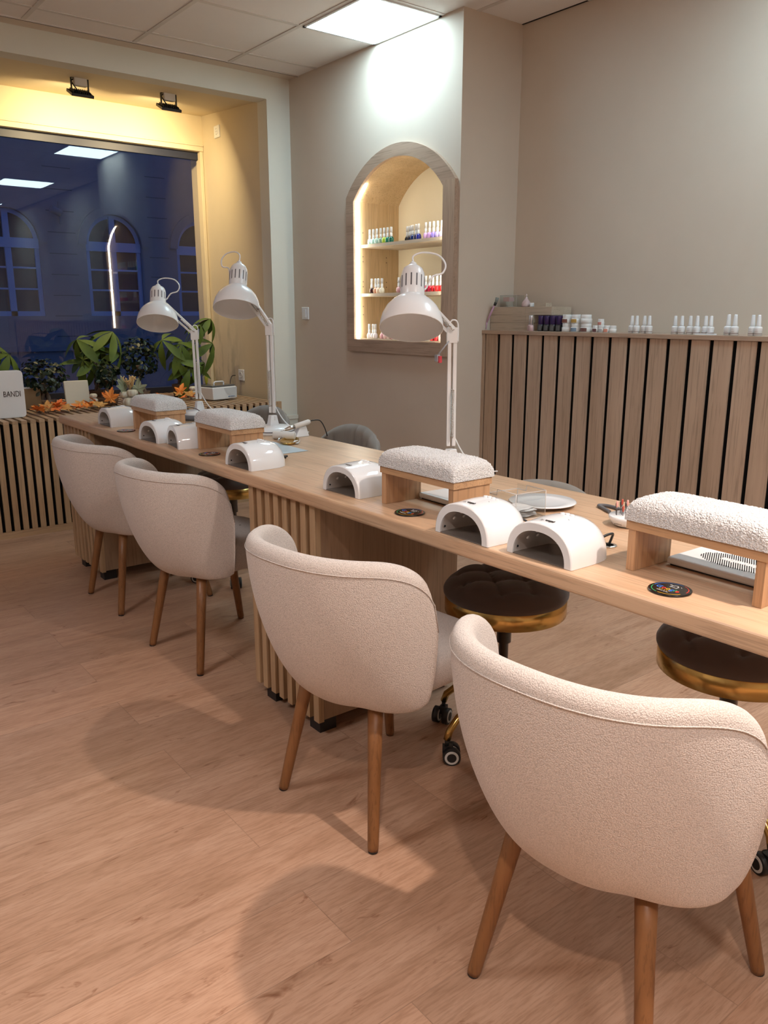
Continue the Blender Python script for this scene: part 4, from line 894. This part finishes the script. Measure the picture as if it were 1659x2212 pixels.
# pumpkins
def pumpkin(r, h, mi, parent=None, name='pumpkin', loc=(0,0,0), nr=9, white='pumpkin'):
    rows = []
    for i in range(13):
        th = PI*i/12; row = []
        for k in range(72):
            a = 2*PI*k/72; rib = 1-.10*abs(COS(a*nr/2))**6; rr = r*SIN(th)**.75*rib; z = h/2-h/2*COS(th)
            z -= .10*h*max(0, COS(th*1.0+PI))**8; row.append(Vector((rr*COS(a), rr*SIN(a), z)))
        rows.append(row)
    b = MB(); b.grid(rows, 0, True, True); return obj(name, b, white, parent, loc)
def stalk(p, z, r=.004, h=.014, m_='bark'): b = MB(); b.tube([(0,0,z),(.001,.001,z+h*.6),(.005,.002,z+h)], [r*1.3,r,r*.8], 8); return obj('stalk', b, m_, p)
t = thing('pumpkin_figure', 'cream pumpkin stack with dried stalks and pale leaves on the bench', 'autumn decoration', (1.905,5.06,ZB))
lo = pumpkin(.058, .072, 0, t, 'lower_pumpkin', (0,0,0)); up_ = pumpkin(.036, .052, 0, t, 'upper_pumpkin', (.006,-.012,.068), 8); o_ = stalk(up_, .050, .003, .012, 'black')
side_ = pumpkin(.030, .042, 0, t, 'side_pumpkin', (-.038,.012,.064), 7)
def maple(scale, lobes=5, fold=.12, seed=0, pointy=1.0):
    rnd = random.Random(seed); P = []; n = lobes
    angs = [R(-125+250*i/(n-1)) for i in range(n)]; lens = [.55,.85,1.0,.85,.55] if n == 5 else [1]*n
    P.append((0,-.12))
    for i, (a, l_) in enumerate(zip(angs, lens)):
        for da, rr in ((-24,.56),(-17,.74),(-13,.66),(-8,.84),(0,1.0),(8,.84),(13,.66),(17,.74),(24,.56)):
            aa = a+R(da); P.append((SIN(aa)*rr*l_, COS(aa)*rr*l_))
        if i < n-1: aa = (a+angs[i+1])/2; P.append((SIN(aa)*.44, COS(aa)*.44))
    v = [Vector((0,.05,0))]+[Vector((x,y,0)) for x, y in P]; out = []
    for q in v: out.append(Vector((q.x*scale, q.y*scale, scale*(fold*abs(q.x)*1.3-.18*q.y*q.y+.05*SIN(q.x*9+seed)))))
    return out, [(0,i,i+1) for i in range(1,len(v)-1)]+[(0,len(v)-1,1)]
def leaf_obj(parent, p, scale, rot, m_, seed, name='maple_leaf'):
    v, f_ = maple(scale, seed=seed); b = MB(); T = Matrix.Translation(p) @ Matrix.Rotation(rot[2], 4, 'Z') @ Matrix.Rotation(rot[0], 4, 'X') @ Matrix.Rotation(rot[1], 4, 'Y')
    b.add(v, f_, 0, False, T); b.tube([T@Vector((0,0,0)), T@Vector((.002,-.35*scale,.01*scale)), T@Vector((.0,-.65*scale,-.02*scale))], .0009, 5, 1); return obj(name, b, [m_,'bark'], parent)
for i, (p, s_, r_) in enumerate((((-.045,.01,.115),.075,(R(75),0,R(30))),((.055,.01,.11),.080,(R(80),0,R(-35))),((.02,-.062,.05),.045,(R(100),0,R(180))),((-.03,.03,.15),.06,(R(70),0,R(10))))): leaf_obj(t, p, s_, r_, 'leafg', i, 'pale_leaf')
b = MB(); rnd = random.Random(5)
for k in range(26):
    a = rnd.uniform(-.5,.5); c = rnd.uniform(-.45,.45); h_ = rnd.uniform(.045,.085); p0 = Vector((rnd.uniform(-.008,.008), rnd.uniform(-.008,.008), .11)); p1 = p0+Vector((a*h_, c*h_, h_)); b.tube([p0, (p0+p1)/2+Vector((.003,0,.002)), p1], [.0016,.0016,.0035], 5)
    for q in range(2): d = Vector((rnd.uniform(-.014,.014), rnd.uniform(-.01,.01), rnd.uniform(.002,.012))); b.tube([p1, p1+d], [.002,.0034], 5)
obj('dried_stalks', b, 'straw', t)
# leaf garland
t = thing('leaf_garland', 'garland of orange maple leaves lying along the window bench', 'garland', (1.6,5.13,ZB)); rnd = random.Random(8)
LV = [(1.34,5.05),(1.42,5.02),(1.49,5.08),(1.55,5.01),(1.62,5.06),(1.68,5.00),(1.33,5.02),(1.36,5.06),(1.40,5.10),(1.44,5.06),(1.47,5.12),(1.50,5.03),(1.53,5.10),(1.57,5.04),(1.60,5.10),(1.63,5.02),(1.66,5.09),(1.70,5.04),(1.74,5.10),(1.77,5.05),(1.80,5.12),(1.45,5.16),(1.71,5.14),(1.385,5.02),(2.23,5.35),(2.10,5.35),(2.36,5.35),(2.30,5.20),(2.33,5.26),(2.38,5.22),(2.41,5.27)]
b = MB(); b.tube(catmull([(x-1.6, y-5.13, .006+.004*(i%2)) for i, (x, y) in enumerate(sorted(LV[:24]))], 3), .0016, 5); obj('garland_stem', b, 'bark', t)
for i, (x, y) in enumerate(LV):
    big = i in (19,20,28); leaf_obj(t, (x-1.6, y-5.13, .022+rnd.uniform(0,.02)+(.03 if big else 0)), (.080 if big else .062)*rnd.uniform(.85,1.1), (R(rnd.uniform(12,50)+(35 if big else 0)), R(rnd.uniform(-20,20)), R(rnd.uniform(-70,70)+180*(i%3==0)*(not big))), ['maple','maple','maple2'][i%3 if not big else 0], i)
# little pumpkins
for p, s_, m_, lab in (((1.475,5.20),.026,'foil','small silver pumpkin among the leaves behind the board lettered in capitals'),((1.365,5.14),.024,'foil','small silver pumpkin half under the leaves beside the display board'),((2.19,5.50),.026,'pumpkin','small white pumpkin behind the leaves near the farthest lamp')):
    t = thing('mini_pumpkin', lab, 'pumpkin', (p[0],p[1],ZB)); pumpkin(s_, s_*1.4, 0, t, 'pumpkin_body', nr=7, white=m_); stalk(t, s_*1.3)
for x, y, lab in ((1.715,5.20,'stack of tiny pale pumpkins in front of the middle money tree'),(2.44,5.30,'stack of tiny pale pumpkins behind the white cleaner')):
    t = thing('pumpkin_stack', lab, 'autumn decoration', (x,y,ZB)); z = 0
    for k in range(3): pumpkin(.030-.003*k, .032, 0, t, 'tiny_pumpkin', (0,0,z), 7); z += .030
# plants
def leaflet(b, T, L_, W_, droop, mi=0):
    rows = []
    for i in range(8):
        q = i/7; w_ = W_*(SIN(PI*q**1.25)**.8 if 0 < q < 1 else 0); x = L_*q; z = -droop*L_*q*q
        rows.append([T@Vector((x, -w_, z+.10*w_)), T@Vector((x, 0, z-.12*w_)), T@Vector((x, w_, z+.10*w_))])
    b.grid(rows, mi)
def palm_cluster(b, p, d, n, L_, rnd, tilt=25):
    z = Vector(d).normalized(); base = rnd.uniform(0, 6.28)
    for k in range(n):
        a = base+2*PI*k/n+rnd.uniform(-.15,.15); T = axisT(p, z) @ Matrix.Rotation(a, 4, 'Z') @ Matrix.Rotation(R(tilt+rnd.uniform(-12,18)), 4, 'Y')
        leaflet(b, T, L_*rnd.uniform(1.05,1.6), L_*.21, rnd.uniform(.25,.7))
def money_tree(label, x, y, hubs, seed, h=.20):
    t = thing('money_tree', label, 'potted plant', (x,y,ZB)); rnd = random.Random(seed)
    b = MB(); b.lathe([(.045,0),(.05,.002),(.062,.085),(.064,.09),(.058,.09),(.055,.078),(0,.078)], 28, 0, caps=False); b.lathe([(.054,.079),(0,.0795)], 20, 1, caps=False); obj('pot', b, ['pot','soil'], t)
    b = MB()
    for k in range(3):
        pts = [(.012*COS(q*1.2+k*2.1), .012*SIN(q*1.2+k*2.1), .075+q*.028) for q in range(9)]; b.tube(catmull(pts, 3), [.010-.0001*i for i in range(25)], 8)
    obj('trunk', b, 'bark', t)
    top = Vector((0,0,.30)); st_ = MB(); fl = MB()
    for (hx_, hy_, hz_, n_, L_) in hubs:
        p = Vector((hx_-x, hy_-y, hz_-ZB)); st_.tube(catmull([top+Vector((0,0,-.02)), top.lerp(p, .5)+Vector((0,0,.04)), p]), .0022, 6)
        d = (p-top); d.z = abs(d.z)+.10; palm_cluster(fl, p, d+Vector((rnd.uniform(-.1,.1), -.09, .0)), n_, L_, rnd)
    obj('stems', st_, 'leaf', t); obj('foliage', fl, 'leaf', t)
money_tree('money tree cut by the left edge, behind the display board', 1.15, 5.42, [(1.289,5.40,1.003,6,.13),(1.215,5.45,1.07,6,.12),(1.12,5.40,1.02,6,.12)], 1)
money_tree('money tree in the middle of the window, behind the blank cream board', 1.82, 5.42, [(1.704,5.40,1.085,6,.15),(1.865,5.45,1.045,6,.13),(1.951,5.42,1.13,7,.14),(1.794,5.38,.93,6,.13),(1.99,5.42,.99,6,.14),(1.76,5.50,1.0,5,.12),(1.72,5.36,.955,5,.13)], 4)
money_tree('money tree at the right of the window, behind the farthest desk lamp', 2.45, 5.52, [(2.302,5.45,1.067,6,.13),(2.419,5.40,1.04,6,.14),(2.539,5.45,1.01,6,.13),(2.677,5.45,1.21,5,.11),(2.66,5.40,1.04,6,.14),(2.478,5.40,.875,6,.15),(2.38,5.40,.92,6,.13),(2.57,5.40,1.17,4,.09),(2.60,5.42,.90,5,.14)], 7)
def ficus(label, x, y, zc, rx, rz_, n, seed):
    t = thing('bonsai_ficus', label, 'potted plant', (x,y,ZB)); rnd = random.Random(seed)
    b = MB(); b.lathe([(.05,0),(.06,.004),(.07,.05),(.066,.052),(.06,.045),(0,.045)], 24); obj('pot', b, 'pot', t)
    b = MB()
    for k in range(4): a = k*1.6+seed; b.tube(catmull([(.035*COS(a), .035*SIN(a), .04), (.022*COS(a+.3), .022*SIN(a+.3), .075), (0,0,.11), (.01*COS(a), .01*SIN(a), zc-ZB-rz_*.4)]), [.013]*6+[.012]*6+[.008]*7, 8)
    obj('trunk', b, 'bark', t); b = MB()
    for k in range(n):
        a, q = rnd.uniform(0, 2*PI), rnd.uniform(-1, 1); rr = rnd.uniform(.55,1)**.5; s_ = (1-q*q)**.5
        p = Vector((rx*rr*s_*COS(a), rx*rr*s_*SIN(a)*.8, zc-ZB+rz_*rr*q)); d = Vector((COS(a)*s_, SIN(a)*s_, q+.6))
        T = axisT(p, d) @ Matrix.Rotation(rnd.uniform(0, 6.28), 4, 'Z') @ Matrix.Rotation(R(rnd.uniform(-50,20)), 4, 'Y'); leaflet(b, T, rnd.uniform(.026,.042), .011, .2)
    obj('foliage', b, 'leafd', t)
ficus('dark bonsai ficus right of the display board, before the window', 1.48, 5.42, .86, .15, .11, 420, 2)
ficus('dark bonsai ficus between the two larger money trees', 2.18, 5.60, .95, .15, .14, 420, 6)
ficus('dark small-leaved ficus in front of the middle money tree trunk', 1.84, 5.30, .86, .075, .09, 200, 9)
t = thing('peace_lily_bud', 'narrow yellow bud standing beside the window bay jamb', 'plant', (2.70,5.62,ZB))
b = MB(); b.lathe([(.03,0),(.036,.05),(.0,.05)], 20); obj('pot', b, 'pot', t)
b = MB(); b.tube([(0,0,.05),(-.002,0,.14)], .003, 6); obj('stem', b, 'leaf', t); b = MB(); b.lathe([(.002,.06),(.012,.09),(.014,.12),(.006,.15),(.0,.165)], 12); obj('bud', b, mat('yellow_bud', (.45,.42,.04), .5), t)
t = thing('brown_box', 'brown cardboard box behind the display board on the bench', 'box', (1.33,5.36,ZB)); b = MB(); b.box((0,0,0),(.11,.10,.125)); obj('carton', b, mat('brown_cardboard', (.22,.13,.06), .8), t)
b = MB(); b.box((.02,.02,.126),(.06,.05,.135)); obj('paper_edge', b, 'offwhite', t)

# ================================================================ ACROSS THE STREET
FY = 15.0; FAC = plaster('facade_stucco', (.30,.27,.29), .10); FRM = mat('window_paint', (.36,.46,.66), .5); DG = mat('dark_pane', (.03,.032,.04), .2)
t = thing('townhouse', 'dark town house facade with arched windows across the street at dusk', 'building', (5.5,FY,-.3)); fx = [-4.95,-3.22,-1.75,.04,1.74,3.45]
b = MB(); WWD = .50; zs_, zt_ = 1.5, 2.72
cuts = sorted(fx); xl = -9.0
def colq(x0, x1, z0, z1): b.add([(x0,0,z0),(x1,0,z0),(x1,0,z1),(x0,0,z1)], [(0,1,2,3)])
for c in cuts+[None]:
    x1 = (c-WWD) if c is not None else 8.0; colq(xl, x1, 0, 6.5)
    if c is None: break
    colq(c-WWD, c+WWD, 0, zs_); A = [(c-WWD*COS(PI*k/20), zt_+.53*SIN(PI*k/20)) for k in range(21)]
    for p, q in zip(A[:-1], A[1:]): b.add([(p[0],0,p[1]),(q[0],0,q[1]),(q[0],0,6.5),(p[0],0,6.5)], [(0,1,2,3)])
    ring = [(c-WWD,zs_)]+A+[(c+WWD,zs_)]; n = len(ring); b.add([(x,0,z) for x, z in ring]+[(x,.12,z) for x, z in ring], [(i,n+i,n+(i+1)%n,(i+1)%n) for i in range(n)])
    # raised surround
    A2 = [(c-(WWD+.14)*COS(PI*k/20), zt_+.67*SIN(PI*k/20)) for k in range(21)]
    for k in range(20): b.add([(A[k][0],-.05,A[k][1]),(A[k+1][0],-.05,A[k+1][1]),(A2[k+1][0],-.05,A2[k+1][1]),(A2[k][0],-.05,A2[k][1]),(A2[k][0],0,A2[k][1]),(A2[k+1][0],0,A2[k+1][1])], [(0,1,2,3),(3,2,5,4)])
    xl = c+WWD
for z in (1.15,1.5,1.85,2.2,2.55,2.9,3.25,3.6,3.95):
    for c0, c1 in zip([-9.0]+[c+WWD+.16 for c in cuts], [c-WWD-.16 for c in cuts]+[8.0]): b.box((c0,-.004,z-.007),(c1,.0,z+.007), 1)
b.box((-9,-.06,.9),(8,0,1.0)); obj('facade', b, [FAC, mat('facade_joint', (.16,.14,.15), .9)], t)
for c in fx:
    f_ = MB(); a = WWD; f_.box((c-a,.04,zs_),(c-a+.07,.09,zt_)); f_.box((c+a-.07,.04,zs_),(c+a,.09,zt_)); f_.box((c-.05,.03,zs_),(c+.05,.09,zt_+.5)); f_.box((c-a,.03,zs_),(c+a,.09,zs_+.08)); f_.box((c-a,.02,zt_-.10),(c+a,.09,zt_+.06))
    for z in (zs_+.45, zs_+.80): f_.box((c-a+.07,.05,z-.015),(c+a-.07,.08,z+.015))
    for k in range(20):
        a0, a1 = PI*k/20, PI*(k+1)/20; P = [(c-a*COS(q), zt_+.53*SIN(q)) for q in (a0,a1)]+[(c-(a-.07)*COS(q), zt_+.46*SIN(q)) for q in (a1,a0)]
        f_.add([(x,.05,z) for x, z in P], [(0,1,2,3)])
    w_ = obj('house_window', f_, FRM, t); p_ = MB(); p_.box((c-a,.095,zs_),(c+a,.10,zt_+.53)); obj('pane', p_, DG, w_)
t = thing('security_camera', 'small security camera on the facade across the street', 'security camera', (4.60,FY-.012,2.92)); b = MB(); b.tube([(-.16,-.18,.04),(.0,-.15,-.02)], .06, 14); obj('camera_body', b, FAC, t)
b = MB(); b.box((.02,-.15,-.02),(.05,.009,.02)); b.box((.02,-.02,-.18),(.06,.009,.18)); obj('bracket', b, FAC, t)
b = MB(); b.box((-8,6.4,-.4),(16,FY+.3,-.3)); struct('street', b, mat('asphalt', (.05,.05,.055), .8))
